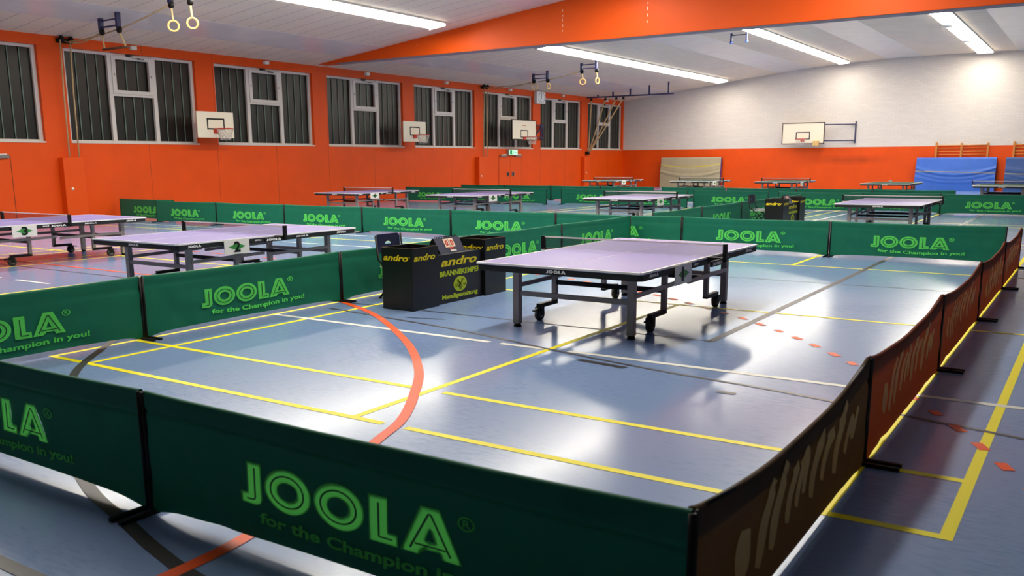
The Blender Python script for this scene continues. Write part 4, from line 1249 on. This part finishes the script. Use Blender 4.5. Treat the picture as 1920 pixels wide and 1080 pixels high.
def counter():
    t = bpy.data.objects.new('score_counter', None); COL.objects.link(t)
    # A-frame lying along Y, its face to +X
    h = 0.15; l = 0.42
    mb = MB(); mb.prism([(0.09, -l / 2, 0.0), (0.098, -l / 2, 0.0), (0.012, -l / 2, h), (0.004, -l / 2, h)], (0, l, 0), NAVYD)
    mb.prism([(-0.09, -l / 2, 0.0), (-0.098, -l / 2, 0.0), (-0.012, -l / 2, h), (-0.004, -l / 2, h)], (0, l, 0), NAVYD); fr = mb.build('stand', t)
    sl = Vector((-0.086, 0, h)).normalized(); o = Vector((0.096, 0, 0.0)) + Vector((0.005, 0, 0.003))
    for k in (0, 1):
        mb = MB(); y0 = -0.085 + 0.088 * k
        a = o + sl * 0.06
        mb.add([a + Vector((0, y0, 0)), a + Vector((0, y0 + 0.08, 0)), a + Vector((0, y0 + 0.08, 0)) + sl * 0.095, a + Vector((0, y0, 0)) + sl * 0.095], [(0, 1, 2, 3)], mat('counter_card', (240, 214, 190), rough=0.5))
        fl = mb.build('number_flap', t)
        mb = MB(); put_text(mb, '0', a + Vector((0.002, y0 + 0.015, 0.001)) + sl * 0.015, (0, 1, 0), sl, 0.05, 0.065, RED, 0, 0.05); mb.build('numeral', fl)
    mb = MB(); a = o + sl * 0.04
    mb.add([a + Vector((0, -0.03, 0)), a + Vector((0, 0.04, 0)), a + Vector((0, 0.04, 0)) + sl * 0.022, a + Vector((0, -0.03, 0)) + sl * 0.022], [(0, 1, 2, 3)], RED); mb.build('set_flap', t)
    mb = MB(); a = o + sl * 0.012
    mb.add([a + Vector((0, -0.03, 0)), a + Vector((0, 0.07, 0)), a + Vector((0, 0.07, 0)) + sl * 0.018, a + Vector((0, -0.03, 0)) + sl * 0.018], [(0, 1, 2, 3)], WHITE); mb.build('maker_label', t)
    mb = MB()
    for k in range(9): mb.tube([(0.014 * math.cos(a), -0.17 + 0.042 * k, h + 0.002 + 0.012 * math.sin(a)) for a in [j * math.pi / 6 for j in range(12)]], 0.003, BLACK, 5, True)
    mb.build('ring_binding', t)
    return t
def chair():
    """local: backrest plane at x=0, seat towards +X"""
    t = bpy.data.objects.new('folding_chair', None); COL.objects.link(t)
    w_ = 0.38
    bk = MB()
    def RY(y, z): return (-0.02 - 0.10 * (z - 0.34) * 0.6, y, z)
    # back shell with a half-round grip hole: built as a ring of quads around the hole
    y0, y1, z0, z1 = -w_ / 2, w_ / 2, 0.47, 0.66
    n = 16
    hole = [(0.055 * math.cos(math.pi * k / n), 0.555 + 0.032 * math.sin(math.pi * k / n)) for k in range(n + 1)]
    outer = []
    for k in range(n + 1):
        a = math.pi * k / n; c, s_ = math.cos(a), math.sin(a)
        sc = min((w_ / 2) / abs(c) if abs(c) > 1e-6 else 9, (z1 - 0.555) / s_ if s_ > 1e-6 else 9)
        outer.append((c * sc, 0.555 + s_ * sc))
    for off, flip in ((0.0, False), (-0.014, True)):
        vs = [Vector(RY(*p)) + Vector((off, 0, 0)) for p in outer + hole]
        fs = [(k, k + 1, n + 2 + k, n + 1 + k) for k in range(n)]
        bk.add(vs, [tuple(reversed(q)) for q in fs] if flip else fs, NAVYD)
        vs = [Vector(RY(*p)) + Vector((off, 0, 0)) for p in [(y0, z0), (y1, z0), (y1, 0.555), (0.055, 0.555), (-0.055, 0.555), (y0, 0.555)]]
        bk.add(vs, [(0, 1, 2, 3, 4, 5)], NAVYD)
    bk.build('backrest', t)
    mb = MB(); mb.box(0.02, 0.38, -w_ / 2, w_ / 2, 0.335, 0.355, NAVYD, 0.006); st = mb.build('seat', t)
    mb = MB(); mb.box(0.01, 0.39, -w_ / 2 - 0.004, w_ / 2 + 0.004, 0.325, 0.336, WHITE); mb.build('seat_edge', st)
    for sy in (-1, 1):
        y = sy * (w_ / 2 + 0.012)
        mb = MB(); mb.tube([(0.38, y, 0.0), (0.2, y, 0.24), (0.0, y, 0.40), (-0.035, y, 0.655)], 0.011, BLACK, 8); mb.build('front_leg', t)
        mb = MB(); mb.tube([(0.0, y, 0.0), (0.17, y, 0.18), (0.30, y, 0.33)], 0.011, BLACK, 8); mb.build('rear_leg', t)
    mb = MB(); mb.tube([(0.06, -w_ / 2, 0.08), (0.06, w_ / 2, 0.08)], 0.009, BLACK, 6); mb.build('stretcher', t)
    return t
tb, ut, ct, chp = towel_box(), umpire_table(), counter(), chair()
def put(proto, used, loc, label, cat, group):
    o = proto if not used else copy_tree(proto)
    o.location = loc; tag(o, label, cat, group); return o
for k, dyy in enumerate((0.0, 11.95)):
    yy = 6.57 + dyy
    wh = ('in front', 'of the front court') if k == 0 else ('far away', 'of the second row court')
    put(tb, k, (-5.55, yy, 0), 'tall open black towel box standing in front of the folding chair and long green barrier' if k == 0 else 'distant tall open black towel box, nearer one of the far pair', 'box', 'black towel boxes')
    tb2 = copy_tree(tb); tb2.location = (-5.55, yy + 1.215, 0)
    tag(tb2, 'tall open black towel box just left of the front table corner' if k == 0 else 'distant black towel box beside the far end of its umpire table', 'box', 'black towel boxes')
    put(ut, k, (-5.575, yy + 0.408, 0), 'low black umpire table with yellow printing between the front boxes' if k == 0 else 'distant low black umpire table with yellow printing between far boxes', 'umpire table', 'black umpire tables')
    put(ct, k, (-5.555, yy + 0.78, 0.4955), 'navy score counter with red numbers on the front umpire table' if k == 0 else 'distant small score counter on the far umpire table', 'score counter', 'score counters')
    put(chp, k, (-6.22, yy + 0.70, 0), 'navy folding chair with grip hole behind the front cardboard boxes' if k == 0 else 'navy folding chair beside the distant cardboard boxes', 'chair', 'folding chairs')
